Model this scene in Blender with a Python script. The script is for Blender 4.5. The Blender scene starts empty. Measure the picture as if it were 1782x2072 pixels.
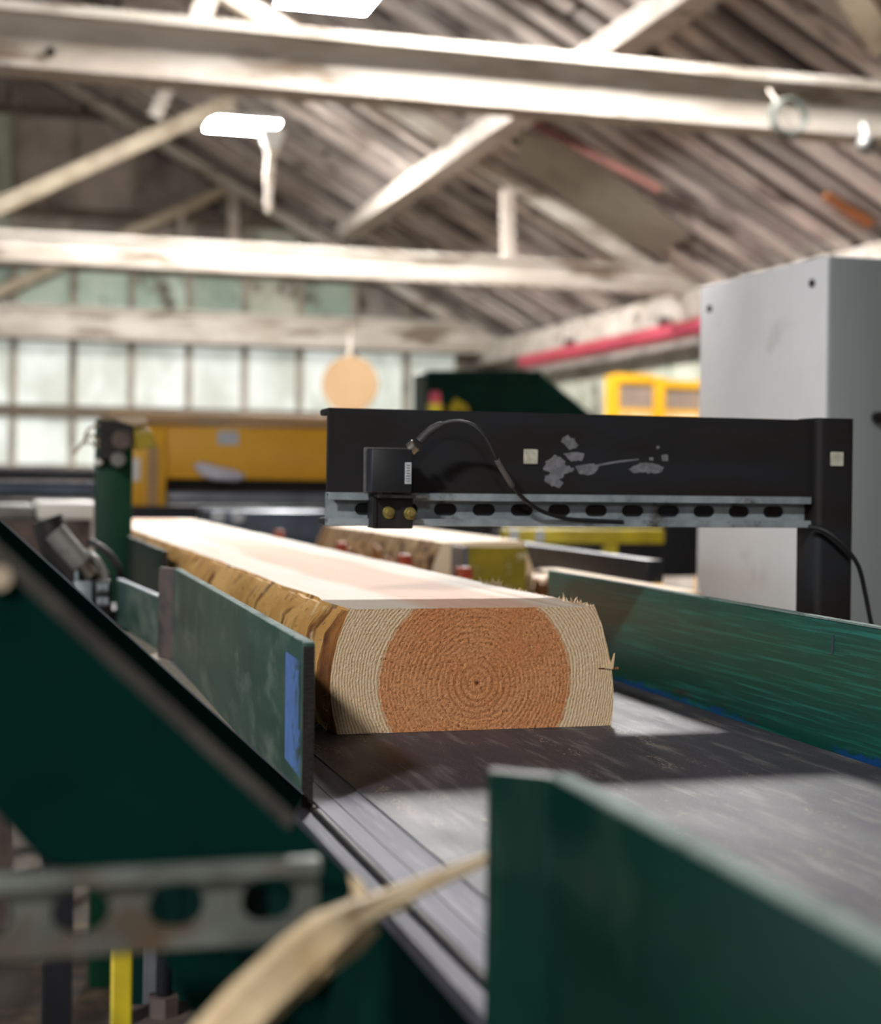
import bpy, bmesh, math, random
from mathutils import Vector, Matrix
random.seed(7)
SC = bpy.context.scene
COL = SC.collection

# ------------------------------------------------------------------ camera
F = 3200.0; CX = 891.0; CY = 969.0; RHO = 0.013; PSI = math.atan(931 / 3200.0); H = 0.286
O = Vector((0, 0, H))
FW = Vector((math.sin(PSI), math.cos(PSI), 0)); RT = Vector((math.cos(PSI), -math.sin(PSI), 0)); UP = Vector((0, 0, 1))
c_, s_ = math.cos(RHO), math.sin(RHO)
xa = RT * c_ + UP * s_; ya = RT * -s_ + UP * c_; za = -FW
cam = bpy.data.cameras.new('camera'); camo = bpy.data.objects.new('camera', cam); COL.objects.link(camo)
m = Matrix((xa, ya, za)).transposed().to_4x4(); m.translation = O
camo.matrix_world = m
cam.sensor_fit = 'VERTICAL'; cam.sensor_height = 28.0; cam.sensor_width = 28.0 * 1782 / 2072
cam.lens = F / 2072 * 28.0
cam.shift_y = -(1036 - CY) / 2072
cam.clip_start = 0.05; cam.clip_end = 200
cam.dof.use_dof = True; cam.dof.focus_distance = 1.68; cam.dof.aperture_fstop = 3.3
SC.camera = camo
# ------------------------------------------------------------------ world and exposure
SC.view_settings.view_transform = 'Standard'; SC.view_settings.look = 'None'
SC.view_settings.gamma = 1.0; SC.view_settings.use_curve_mapping = False
SC.view_settings.exposure = 0.0
W = bpy.data.worlds.new('daylight'); SC.world = W; W.use_nodes = True
bgn = W.node_tree.nodes['Background']
bgn.inputs[0].default_value = (0.80, 0.90, 1.0, 1); bgn.inputs[1].default_value = 3.0
LAMP = 600.0          # radiance of the hall's LED panels (built further down, each with its own fixture)

# ------------------------------------------------------------------ pixel helpers
def ray(px, py):
    ux = (px - CX) / F; uy = -(py - CY) / F
    wx = ux * c_ - uy * s_; wy = ux * s_ + uy * c_
    return FW + RT * wx + UP * wy
def pd(px, py, d): return O + ray(px, py) * d
def pX(px, py, X): r = ray(px, py); return O + r * (X / r.x)
def pY(px, py, Y): r = ray(px, py); return O + r * (Y / r.y)
def pZ(px, py, Z=0.0): r = ray(px, py); return O + r * ((Z - H) / r.z)

# ------------------------------------------------------------------ materials
def lin(h):
    if isinstance(h, tuple): return h + ((1,) if len(h) == 3 else ())
    v = [int(h[i:i + 2], 16) / 255 for i in (0, 2, 4)]
    return tuple((x / 12.92 if x <= .04045 else ((x + .055) / 1.055) ** 2.4) for x in v) + (1,)
class NT:
    def __init__(s, name):
        s.m = bpy.data.materials.new(name); s.m.use_nodes = True; s.t = s.m.node_tree
        s.b = s.t.nodes['Principled BSDF']; s.tc = s.n('ShaderNodeTexCoord')
    def n(s, k, **kw):
        x = s.t.nodes.new(k)
        for a, b in kw.items(): setattr(x, a, b)
        return x
    def l(s, a, b): s.t.links.new(a, b)
    def mp(s, scale):
        p = s.n('ShaderNodeMapping'); p.inputs['Scale'].default_value = scale
        s.l(s.tc.outputs['Object'], p.inputs[0]); return p.outputs[0]
    def noise(s, scale, stretch=(1, 1, 1), detail=4, rough=.6, dist=0):
        x = s.n('ShaderNodeTexNoise'); x.inputs['Scale'].default_value = scale
        x.inputs['Detail'].default_value = detail; x.inputs['Roughness'].default_value = rough
        x.inputs['Distortion'].default_value = dist
        s.l(s.mp(stretch), x.inputs['Vector']); return x.outputs['Fac']
    def ramp(s, v, a, b, lo=0.0, hi=1.0):
        x = s.n('ShaderNodeMapRange'); x.interpolation_type = 'SMOOTHSTEP'
        for i, q in zip((1, 2, 3, 4), (a, b, lo, hi)): x.inputs[i].default_value = q
        s.l(v, x.inputs[0]); return x.outputs[0]
    def mix(s, f, a, b, mode='MIX'):
        x = s.n('ShaderNodeMix', data_type='RGBA', blend_type=mode)
        for i, q in ((0, f), (6, a), (7, b)):
            if hasattr(q, 'is_linked') or hasattr(q, 'links'): s.l(q, x.inputs[i])
            elif i == 0: x.inputs[0].default_value = q
            else: x.inputs[i].default_value = lin(q)
        return x.outputs[2]
    def math(s, op, a, b=None, c=None):
        x = s.n('ShaderNodeMath', operation=op)
        for i, q in enumerate((a, b, c)):
            if q is None: continue
            if hasattr(q, 'links'): s.l(q, x.inputs[i])
            else: x.inputs[i].default_value = q
        return x.outputs[0]
    def xyz(s):
        x = s.n('ShaderNodeSeparateXYZ'); s.l(s.tc.outputs['Object'], x.inputs[0]); return x.outputs
    def bump(s, h, st, dist=.002):
        x = s.n('ShaderNodeBump'); x.inputs['Strength'].default_value = st; x.inputs['Distance'].default_value = dist
        s.l(h, x.inputs['Height']); s.l(x.outputs[0], s.b.inputs['Normal'])
    def out(s, col, rough=.6, metal=0.0, spec=.5):
        if hasattr(col, 'links'): s.l(col, s.b.inputs['Base Color'])
        else: s.b.inputs['Base Color'].default_value = lin(col)
        if hasattr(rough, 'links'): s.l(rough, s.b.inputs['Roughness'])
        else: s.b.inputs['Roughness'].default_value = rough
        s.b.inputs['Metallic'].default_value = metal
        s.b.inputs['Specular IOR Level'].default_value = spec
        return s.m
def M(name, c1, c2=None, sc=4, st=(1, 1, 1), rough=.6, metal=0., dirt=None, dthr=(.55, .7), dsc=8, dst=(1, 1, 1), bump=0., bsc=60, rnd=0., spec=.5):
    t = NT(name)
    col = t.mix(t.ramp(t.noise(sc, st), .35, .65), c1, c2 or c1)
    if dirt: col = t.mix(t.ramp(t.noise(dsc, dst, 5, .65), *dthr), col, dirt)
    if rnd:
        oi = t.n('ShaderNodeObjectInfo')
        v = t.math('MULTIPLY_ADD', oi.outputs['Random'], 2 * rnd, 1 - rnd)
        cb = t.n('ShaderNodeCombineColor')
        for i in range(3): t.l(v, cb.inputs[i])
        col = t.mix(1.0, col, cb.outputs[0], 'MULTIPLY')
    if bump: t.bump(t.noise(bsc, st, 3), bump)
    return t.out(col, rough, metal, spec)

MAT = {}
G1, G2 = '0f4a3c', '0a3a30'
MAT['green'] = M('green_paint', '082e25', '06261f', 6, (1, 1, 1), .42, 0, '253a32', (.58, .75), 5, (3, 1, .6), .05, 120, spec=.15)
MAT['green_dark'] = M('dark_green_paint', '042a24', '03211d', 5, (1, 1, 1), .5, 0, '0a1512', (.55, .75), 6, (1, 1, 1), .05, 90, spec=.15)
MAT['green_dusty'] = M('dusty_green_paint', '27493f', '1c3d34', 16, (1, .5, 1), .42, 0, '57685d', (.48, .72), 22, (1, .4, 1), .06, 150, spec=.35)
MAT['green_post'] = M('bottle_green_paint', '0b3a26', '093020', 5, rough=.5, spec=.2)
MAT['chute'] = M('matt_black_green_paint', '042822', '031f1b', 5, rough=.9, spec=.03)
MAT['slide'] = M('black_slide_steel', '03120f', '020e0c', 5, rough=1.0, spec=0.0)
MAT['lip'] = M('worn_dusty_lip', '45433f', '363431', 40, rough=.9, spec=.1)
MAT['worn_edge'] = M('rubbed_grey_green_edge', '82938e', '6c7c77', 60, (1, .3, 1), .8, 0, '4c5a55', (.55, .7), 40, spec=.25)
MAT['rust'] = M('rusty_steel', '4c4242', '5e5149', 30, rough=.7, metal=.2, dirt='2e2622', bump=.1)
MAT['black_steel'] = M('black_mill_scale', '212429', '1d1918', 6, (.6, 1, 2.5), .6, .1, '241f1d', (.55, .8), 14, (.3, 1, 2), .04, 200, spec=.3)
MAT['edge'] = M('cut_steel_edge', '121112', '2a2725', 180, (1, 1, 3), .6, .3, bump=.4, bsc=220)
MAT['galv'] = M('galvanised_steel', '9aa5aa', '818b91', 25, (1, 1, 1), .5, .3, '4d4a45', (.56, .72), 14, (1, 1, 1), .03, 120)
MAT['galv_dust'] = M('dusty_galvanised_steel', '7a807a', '5a5d58', 22, (1, 1, 1), .55, .35, '5a4a38', (.52, .7), 18, (1, 1, 1), .05, 120)
MAT['black'] = M('black_plastic', '17191d', '1d2025', 30, rough=.5)
MAT['black_metal'] = M('black_bracket_metal', '141414', '1f1e1c', 40, rough=.55, metal=.2)
MAT['rubber'] = M('black_rubber', '15151a', '1f1e20', 60, rough=.6)
MAT['relief'] = M('dark_grey_rubber', '3b3a3c', '302f31', 60, rough=.6)
MAT['sleeve'] = M('grey_sleeve', '5f5c5a', '4c4a49', 60, rough=.7)
MAT['brass'] = M('brass_bolt', 'a89a5a', '8c7d40', 60, rough=.35, metal=.7, dirt='d0c48a', dsc=120)
MAT['nickel'] = M('nickel', '9c968a', '7d776c', 60, rough=.35, metal=.8)
MAT['white_label'] = M('white_label', 'b9c0c6', 'a4abb2', 150, rough=.6)
MAT['reflector'] = M('cream_reflector', 'c2c0b0', 'aaa898', 120, rough=.6, dirt='8d8a78', dthr=(.6, .75), dsc=90)
MAT['scuff'] = M('grey_scuff', '75757a', '5d5e62', 90, rough=.8)
MAT['cab'] = M('light_grey_cabinet', 'f0f1f3', 'e8e9ea', 3, rough=.45, dirt='b0aca2', dthr=(.62, .85), dsc=4)
MAT['cabdoor'] = M('grey_cabinet_door', '8f9698', '868c8e', 3, (1, 1, .3), .45)
MAT['screw'] = M('dark_screw', '3a3a3a', '2a2a2a', 80, rough=.4, metal=.6)
MAT['yellow'] = M('yellow_paint', 'dda61f', 'd29a18', 2, rough=.45, dirt='a87a18', dthr=(.6, .8), dsc=3)
MAT['yellow2'] = M('lemon_yellow_paint', 'c4b11e', 'a8941a', 8, rough=.5, dirt='7a6f2a', dthr=(.6, .75), dsc=20)
MAT['olive'] = M('worn_olive_yellow', '8f7d14', '75680f', 10, rough=.55, dirt='b9ac90', dthr=(.56, .62), dsc=9)
MAT['tan'] = M('tan_plywood', 'ac8c68', 'a2825c', 3, rough=.7)
MAT['brownsteel'] = M('tan_steel', 'a9875c', '99805f', 5, (1, 4, 4), .6)
MAT['infill'] = M('brown_grey_mesh', '8a786a', '7c6c60', 5, rough=.7)
MAT['darksteel'] = M('dark_steel', '24262c', '1b1c20', 6, rough=.45, metal=.3, dirt='3b3a3c', dsc=8)
MAT['bluesteel'] = M('blue_grey_steel', '4a5564', '3a4450', 6, rough=.4, metal=.3, dirt='7f8ea0', dthr=(.62, .7), dsc=10)
MAT['greysteel'] = M('grey_steel', '72757c', '5f6268', 6, rough=.45, metal=.3)
MAT['greyalu'] = M('dull_aluminium', '8f8f8c', '6d6c69', 12, rough=.45, metal=.4, dirt='4a4743', dsc=20)
MAT['orange'] = M('orange_red_paint', 'a03c1c', '86321a', 10, rough=.5)
MAT['red'] = M('red_pipe_paint', 'b8455a', 'a83c48', 4, rough=.5)
MAT['rag'] = M('white_rag', 'c9c8d0', 'b9b8c4', 20, rough=.9, bump=.4, bsc=25)
MAT['concrete'] = M('sawdust_concrete', '3e352b', '2f2821', 3, rough=.9, dirt='6a5c48', dthr=(.5, .7), dsc=5, bump=.2)
MAT['timber_white'] = M('whitewashed_timber', 'd2cbc0', 'b8aea0', 3, (.5, 2, 2), .85, 0, '7a6a59', (.5, .66), 2.6, (.4, 1, 2.2), .1, 12)
MAT['timber_pale'] = M('pale_grey_timber', 'c8bfb4', 'b2a699', 3, rough=.8, dirt='6f6054', dthr=(.55, .72), dsc=2.2, bump=.1, bsc=12)
MAT['timber_tan'] = M('tan_timber', 'b5a892', '9d8f79', 3, rough=.8, dirt='6f6252', dthr=(.55, .75), dsc=3)
MAT['timber_red'] = M('red_brown_timber', '8b5a50', '7a5048', 3, rough=.8)
MAT['rusty_spot'] = M('orange_rust', 'a4622c', '8a5430', 8, rough=.8)
MAT['deck'] = M('dark_roof_deck', '6a605b', '58504c', .8, (1, .3, 1), .85, 0, '6b615c', (.5, .7), 1.5)
MAT['roofboard'] = M('weathered_roof_board', 'd2c7be', 'a99d95', .9, (1, 2, 1), .85, 0, '655954', (.5, .66), 1.3, (.8, 2, 1), 0, 10, .48)
MAT['sheet'] = M('plain_grey_sheet', '958a7c', '8a8073', 1, rough=.85, dirt='6e645a', dthr=(.55, .75), dsc=1.5)
MAT['wall_white'] = M('peeling_pale_board', 'c8c8b8', 'b4bba8', 1.5, rough=.85, dirt='6c6558', dthr=(.52, .66), dsc=1.8, rnd=.12)
MAT['wall_green'] = M('peeling_green_board', 'b4c2b2', '9cae9e', 1.5, rough=.85, dirt='5f5a50', dthr=(.52, .66), dsc=1.8, rnd=.12)
MAT['wall_dark'] = M('weathered_dark_board', 'aaa098', '938981', 1.2, rough=.9, dirt='5c534e', dthr=(.5, .68), dsc=1.4, rnd=.3)
MAT['stud'] = M('weathered_stud', 'a59c8e', '8f8677', 2, rough=.85, dirt='5d5449', dsc=2)
MAT['girt'] = M('dusty_dark_girt', '6f6558', '5c5347', 2, rough=.9)
MAT['white'] = M('white_enamel', 'd9d9d4', 'cfcfca', 3, rough=.5)
MAT['sawdust'] = M('dusty_steel_ledge', '8d867b', 'a0988c', 160, (1, 1, 1), .9, 0, 'b5aa98', (.5, .62), 320, bump=.3, bsc=350)
MAT['blade'] = M('pale_split_wood', 'd9c5a2', 'c9b08a', 20, (1, 1, 1), .7, 0, 'a98c62', (.55, .68), 12)
MAT['bark2'] = M('pale_bark', 'c4ac86', 'a08460', 30, (1, .6, 1), .85, 0, '523622', (.5, .6), 22, bump=.6, bsc=40)
MAT['sawn2'] = M('sawn_pale_wood', 'dcc9ae', 'd0b795', 4, (1, .2, 1), .7)

def lamp_mat():
    t = NT('led_diffuser'); t.b.inputs['Emission Color'].default_value = (1, .975, .95, 1); t.b.inputs['Emission Strength'].default_value = LAMP
    return t.out('ffffff', .5)
MAT['led'] = lamp_mat()
def pane_mat():
    t = NT('frosted_pane_daylight')
    col = t.mix(t.ramp(t.noise(1.2, (1, 1, .6), 4), .38, .62), 'eef4ee', 'b5bcb0')
    oi = t.n('ShaderNodeObjectInfo')
    t.l(col, t.b.inputs['Emission Color']); t.l(t.math('MULTIPLY_ADD', oi.outputs['Random'], .3, .5), t.b.inputs['Emission Strength'])
    return t.out('9da098', .5)
MAT['pane'] = pane_mat()

def belt_mat():
    t = NT('scuffed_conveyor_belt')
    col = t.mix(t.ramp(t.noise(9, (1, .35, 1), 5), .35, .65), '46454e', '3a3941')
    col = t.mix(t.ramp(t.noise(60, (1, .12, 1), 4), .5, .72), col, '6d6a6c')
    col = t.mix(t.ramp(t.noise(800, (1, .6, 1), 2, .5), .64, .72), col, 'a39684')
    col = t.mix(t.math('MULTIPLY', t.ramp(t.noise(30, (1, .3, 1), 4), .58, .7), t.ramp(t.noise(420, (1, .3, 1), 3), .5, .65)), col, 'a89a82')
    t.bump(t.noise(300, (1, .5, 1), 3), .15, .001)
    return t.out(col, t.ramp(t.noise(14, (1, .3, 1)), .3, .7, .5, .65), 0, .3)
MAT['belt'] = belt_mat()
MAT['bed'] = M('worn_bed_steel', '7b7a88', '6c6b78', 40, (1, .08, 1), .65, 0, '8f8e9a', (.55, .7), 90, (1, .05, 1), spec=.25)

def guide_mat():          # right hand guide: streaky teal green, blue paint along its foot
    t = NT('streaked_green_guide_paint'); z = t.xyz()[2]
    col = t.mix(t.ramp(t.noise(5, (1, .5, 4), 4), .35, .65), '0d4d41', '10443a')
    col = t.mix(t.ramp(t.noise(9, (1, .5, 22), 5, .7), .48, .66), col, '1d6f62')
    col = t.mix(t.ramp(t.noise(5, (1, .8, 10), 5, .7), .6, .72), col, '3a352c')
    nz = t.noise(120, (1, .4, 1), 4)
    edge = t.math('ADD', z, t.math('MULTIPLY', t.math('SUBTRACT', nz, .5), .035))
    col = t.mix(t.math('MULTIPLY', t.ramp(edge, .0095, .004), t.ramp(t.noise(3.2, (1, 1, .1), 2), .42, .56)), col, '174c8c')
    return t.out(col, .4)
MAT['guide'] = guide_mat()
def tape_mat():
    t = NT('scratched_blue_paint')
    n = t.noise(140, (1, 1, .45), 6, .8); y = t.xyz()[1]
    wear = t.math('ADD', n, t.ramp(y, -.49, -.55, 0, .12))
    col = t.mix(t.math('MULTIPLY', t.ramp(t.noise(30), .4, .65), .6), '4a74b4', '4066a0')
    col = t.mix(t.ramp(wear, .575, .63), col, '26403c')
    return t.out(col, .5)
MAT['tape'] = tape_mat()

LC = (.546, 0, .054)
def endgrain_mat():
    t = NT('sawn_end_grain'); x, y, z = t.xyz()
    dx = t.math('SUBTRACT', x, 0.0); dz = t.math('SUBTRACT', z, LC[2])
    w = t.math('MULTIPLY', t.math('SUBTRACT', t.noise(9, (1, 1, 1), 3), .5), .018)
    w2 = t.math('MULTIPLY', t.math('SUBTRACT', t.noise(90, (1, 1, 1), 2), .5), .002)
    r = t.math('ADD', t.math('SQRT', t.math('ADD', t.math('MULTIPLY', dx, dx), t.math('MULTIPLY', dz, dz))), t.math('ADD', w, w2))
    n = t.math('ADD', t.math('MULTIPLY', r, 105.0), t.math('MULTIPLY', t.math('MULTIPLY', r, r), 640.0))
    ring = t.math('SINE', t.math('MULTIPLY', n, 6.2832))
    vo = t.n('ShaderNodeTexVoronoi'); vo.inputs['Scale'].default_value = 420; t.l(t.mp((1, .3, 1)), vo.inputs['Vector'])
    cell = t.n('ShaderNodeSeparateColor'); t.l(vo.outputs['Color'], cell.inputs[0]); cell = cell.outputs[0]
    ringw = t.math('MULTIPLY', t.ramp(ring, -.2, .95), t.ramp(t.noise(16, (1, 1, 1), 3), .38, .62, .35, 1.0))
    ringw = t.math('MULTIPLY', ringw, t.ramp(r, .03, .09, 1.0, .55))
    heart = t.mix(ringw, 'cc9062', '98592e')
    heart = t.mix(t.ramp(t.noise(7, (1, 1, 1), 3), .4, .65), heart, 'c07f50')
    heart = t.mix(t.math('MULTIPLY', t.ramp(cell, .45, .95), .5), heart, '96603a')
    pit = t.noise(260, (1, 1, 1), 3, .6)
    heart = t.mix(t.math('MULTIPLY', t.ramp(pit, .56, .66), .85), heart, '7b4a2a')
    heart = t.mix(t.math('MULTIPLY', t.ramp(t.noise(230, (1.3, 1, 1), 2, .5), .6, .7), .6), heart, 'd8a97e')
    sap = t.mix(t.ramp(ring, -.1, .9), 'd8bf9a', 'b09170')
    sap = t.mix(t.math('MULTIPLY', t.ramp(cell, .5, 1.0), .4), sap, 'dccfb4')
    hz = t.math('ADD', r, t.math('MULTIPLY', t.math('SUBTRACT', t.noise(120, (1, 1, 1), 2), .5), .009))
    col = t.mix(t.ramp(hz, .1105, .1155), heart, sap)
    col = t.mix(t.ramp(r, .003, .0015), col, '5a3018')
    t.bump(t.math('ADD', t.math('ADD', t.math('MULTIPLY', pit, -1.0), t.math('MULTIPLY', cell, -.25)), t.math('MULTIPLY', ring, -.06)), .8, .003)
    return t.out(col, .8, 0, .3)
MAT['endgrain'] = endgrain_mat()
def logtop_mat():
    t = NT('fresh_sawn_wood'); x = t.xyz()[0]
    col = t.mix(t.ramp(t.noise(9, (1, .12, 1), 4), .35, .65), 'e8dccd', 'e2d3c0')
    heart = t.math('ADD', t.math('ABSOLUTE', t.math('SUBTRACT', x, .01)), t.math('MULTIPLY', t.math('SUBTRACT', t.noise(6, (1, .15, 1), 3), .5), .12))
    col = t.mix(t.ramp(heart, .09, .06), col, 'dfb79c')
    col = t.mix(t.ramp(t.noise(40, (1, .03, 1), 3), .5, .75), col, 'cfae90')
    t.bump(t.noise(220, (1, .15, 1), 3), .3, .001)
    return t.out(col, .7, 0, .3)
MAT['logtop'] = logtop_mat()
def bark_mat():
    t = NT('debarked_log_side')
    col = t.mix(t.ramp(t.noise(22, (1, .5, 1), 4), .4, .6), 'd6aa68', 'c69654')
    col = t.mix(t.ramp(t.noise(20, (1, 1.0, .3), 4, .6, .6), .54, .63), col, '754a24')
    col = t.mix(t.ramp(t.noise(34, (1, .6, .8), 5, .7), .57, .72), col, 'd4bc90')
    col = t.mix(t.ramp(t.noise(80, (1, .6, 1), 4), .6, .68), col, '77593a')
    t.bump(t.noise(28, (1, .6, 1), 5), .6, .006)
    return t.out(col, .75, 0, .3)
MAT['bark'] = bark_mat()
MAT['barkedge'] = M('brown_bark_edge', '7d4f24', '93622e', 26, (1, 1, .3), .8, 0, '553014', (.52, .66), 22, (1, 1, .4), .6, 60)

# ------------------------------------------------------------------ mesh helpers
LOC = {}
class B:
    def __init__(s): s.bm = bmesh.new(); s.slot = 0
    def poly(s, pts, ext):                      # planar polygon extruded along a vector
        ext = Vector(ext); a = [s.bm.verts.new(p) for p in pts]; b = [s.bm.verts.new(Vector(p) + ext) for p in pts]
        fs = [s.bm.faces.new(a), s.bm.faces.new(b[::-1])]
        for i in range(len(a)):
            j = (i + 1) % len(a); fs.append(s.bm.faces.new((a[j], a[i], b[i], b[j])))
        for f in fs: f.material_index = s.slot
        return s
    def box(s, x0, x1, y0, y1, z0, z1):
        return s.poly([(x0, y0, z0), (x1, y0, z0), (x1, y0, z1), (x0, y0, z1)], (0, y1 - y0, 0))
    def face(s, pts):
        f = s.bm.faces.new([s.bm.verts.new(p) for p in pts]); f.material_index = s.slot; return s
    def bar(s, p0, p1, w, h, up=(0, 0, 1)):     # square bar between two points
        p0, p1 = Vector(p0), Vector(p1); d = (p1 - p0).normalized(); u = Vector(up)
        sd = d.cross(u).normalized(); u = sd.cross(d).normalized()
        q = [p0 + sd * a * w / 2 + u * b * h / 2 for a, b in ((-1, -1), (1, -1), (1, 1), (-1, 1))]
        return s.poly(q, p1 - p0)
    def tube(s, pts, r, n=10, cap=True):
        pts = [Vector(p) for p in pts]; rs = r if isinstance(r, (list, tuple)) else [r] * len(pts)
        rings = []; ref = None
        for i, p in enumerate(pts):
            t = (pts[min(i + 1, len(pts) - 1)] - pts[max(i - 1, 0)]).normalized()
            if ref is None: ref = Vector((0, 0, 1)) if abs(t.z) < .9 else Vector((1, 0, 0))
            a = t.cross(ref).normalized(); b = a.cross(t).normalized(); ref = b
            rings.append([s.bm.verts.new(p + (a * math.cos(2 * math.pi * k / n) + b * math.sin(2 * math.pi * k / n)) * rs[i]) for k in range(n)])
        for A, C in zip(rings, rings[1:]):
            for k in range(n):
                f = s.bm.faces.new((A[k], A[(k + 1) % n], C[(k + 1) % n], C[k])); f.material_index = s.slot
        if cap: s.bm.faces.new(rings[0][::-1]).material_index = s.slot; s.bm.faces.new(rings[-1]).material_index = s.slot
        return s
    def cyl(s, p0, p1, r, r2=None, n=20): return s.tube([p0, p1], [r, r if r2 is None else r2], n)
    def torus(s, c, ax, R, r, n=24, k=8):
        ax = Vector(ax).normalized(); a = ax.orthogonal().normalized(); b = ax.cross(a); c = Vector(c); g = []
        for i in range(n):
            th = 2 * math.pi * i / n; d = a * math.cos(th) + b * math.sin(th)
            g.append([s.bm.verts.new(c + d * R + (d * math.cos(2 * math.pi * j / k) + ax * math.sin(2 * math.pi * j / k)) * r) for j in range(k)])
        for i in range(n):
            for j in range(k): s.bm.faces.new((g[i][j], g[(i + 1) % n][j], g[(i + 1) % n][(j + 1) % k], g[i][(j + 1) % k]))
        return s
    def ball(s, c, r, sc=(1, 1, 1)):
        bmesh.ops.create_uvsphere(s.bm, u_segments=20, v_segments=12, radius=r, matrix=Matrix.Translation(c) @ Matrix.Diagonal((*sc, 1)))
        return s
    def bevel(s, w, seg=2):
        bmesh.ops.recalc_face_normals(s.bm, faces=s.bm.faces[:])
        es = [e for e in s.bm.edges if len(e.link_faces) == 2 and e.calc_face_angle(0) > .5]
        bmesh.ops.bevel(s.bm, geom=es, offset=w, segments=seg, affect='EDGES', clamp_overlap=True, profile=.5)
        return s
    def build(s, name, mats, parent=None, base=None, smooth=True, kind=None, **kw):
        bm = s.bm
        bmesh.ops.recalc_face_normals(bm, faces=bm.faces[:])
        me = bpy.data.meshes.new(name)
        if parent is not None: base = LOC[parent.name]
        elif base is None:
            xs = [v.co for v in bm.verts]
            base = Vector(((min(v.x for v in xs) + max(v.x for v in xs)) / 2, (min(v.y for v in xs) + max(v.y for v in xs)) / 2, min(v.z for v in xs)))
        base = Vector(base)
        bmesh.ops.translate(bm, verts=bm.verts[:], vec=-base)
        bm.to_mesh(me); bm.free()
        for q in (mats if isinstance(mats, (list, tuple)) else [mats]): me.materials.append(MAT[q])
        if smooth:
            me.polygons.foreach_set('use_smooth', [True] * len(me.polygons)); me.set_sharp_from_angle(angle=math.radians(40))
        o = bpy.data.objects.new(name, me); COL.objects.link(o)
        if parent is not None: o.parent = parent
        else: o.location = base
        LOC[o.name] = base
        if kind: o['kind'] = kind
        for k, v in kw.items(): o[k] = v
        return o
def thing(name, label, cat, base, group=None):
    o = bpy.data.objects.new(name, None); COL.objects.link(o); o.location = base; o.empty_display_size = .05
    o['label'] = label; o['category'] = cat
    if group: o['group'] = group
    LOC[o.name] = Vector(base); return o
def struct_empty(name, base):
    o = bpy.data.objects.new(name, None); COL.objects.link(o); o.location = base; o['kind'] = 'structure'
    LOC[o.name] = Vector(base); return o
def piece(src, name, loc, parent, scale=(1, 1, 1), mat=None):   # copy that shares mesh data
    o = src.copy(); COL.objects.link(o); o.name = name; o.parent = parent
    o.location = Vector(loc) - LOC[parent.name]; o.scale = scale
    if mat: o.material_slots[0].link = 'OBJECT'; o.material_slots[0].material = MAT[mat]
    return o

FLOOR = -.95
# ================================================================== THE HALL
XR = 7.8; TP = .54; ZE = H + 2.22; XRIDGE = -1.5; YF = 23.9; YB = -16.0
def roofz(x): return ZE + TP * (XR - x) if x > XRIDGE else ZE + TP * (XR - XRIDGE) - TP * (XRIDGE - x)
XL = 2 * XRIDGE - XR
B().box(XL - .3, XR + .3, YB, YF + .3, FLOOR - .1, FLOOR).build('floor', 'concrete', kind='structure', smooth=False)
cl = B()
zr = roofz(XRIDGE)
cl.poly([(XR + .3, YB, ZE - .1), (XRIDGE, YB, zr), (XRIDGE, YB, zr + .08), (XR + .3, YB, ZE - .02)], (0, YF + .3 - YB, 0))
cl.poly([(XL - .3, YB, ZE - .1), (XRIDGE, YB, zr), (XRIDGE, YB, zr + .08), (XL - .3, YB, ZE - .02)], (0, YF + .3 - YB, 0))
ceil = cl.build('ceiling', 'deck', kind='structure', smooth=False)
LZ = H + 4.0
la = pZ(490, 256, LZ); lb = pZ(665, -2, LZ)
LC_Y = 7.8
LY = (la.y, lb.y, LC_Y)
# roof boards, one by one, on the slope in view
sl = math.hypot(XR - XRIDGE, zr - ZE)
y = 8.2
while y < YF - .3:
    w = random.uniform(.16, .27); th = random.uniform(.05, .1)
    for ly in LY:
        if abs(y - ly) < w / 2 + .03: y = ly + w / 2 + .05
    nrm = Vector((-TP, 0, -1)).normalized()
    # boards are laid in two lengths with a joint at a random place
    j = random.uniform(1.5, 5.5)
    for xa_, xb_ in ((XR - .05, j + .03), (j - .03, XRIDGE + .05)):
        p0 = Vector((xa_, y, roofz(xa_) + .004)); p1 = Vector((xb_, y, roofz(xb_) + .004))
        b = B().poly([p0 + Vector((0, -w / 2, 0)), p0 + Vector((0, w / 2, 0)), p0 + Vector((0, w / 2, 0)) + nrm * th, p0 + Vector((0, -w / 2, 0)) + nrm * th], p1 - p0)
        b.build('roof_board', 'roofboard', ceil, smooth=False)
    y += random.uniform(.37, .46)
# plain grey sheet patched between the boards
def roofp(px, py, off=0.0):
    r = ray(px, py); n = Vector((TP, 0, 1)); k = (ZE + TP * XR - off - n.dot(O)) / n.dot(r); return O + r * k
q = [roofp(*p, .11) for p in ((1060, 262), (1180, 300), (1400, 470), (1330, 520), (1230, 470), (1040, 330))]
B().poly(q, Vector((-TP, 0, -1)).normalized() * .01).build('patch_sheet', 'sheet', ceil, smooth=False)
B().bar(roofp(1050, 235, .24), roofp(1335, 385, .24), .09, .07).build('red_batten', 'timber_red', ceil, label='red-brown batten fixed along the roof slope')
B().bar(roofp(1670, 395, .14), roofp(1760, 455, .14), .12, .05).build('rusty_strap', 'rusty_spot', ceil, label='orange rusted strap on the roof slope')
pa = roofp(700, 470, .28); pb = roofp(1380, 0, .28)
dv = (pb - pa); pb2 = pa + dv * 1.5
B().bar(pa, pb2, .26, .2).build('purlin', 'timber_pale', ceil, label='pale purlin running along the roof slope')
pa = roofp(1690, -90, .25); pb = roofp(1800, 90, .25)
B().bar(pa, pb, .22, .16).build('purlin', 'timber_tan', ceil)

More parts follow.
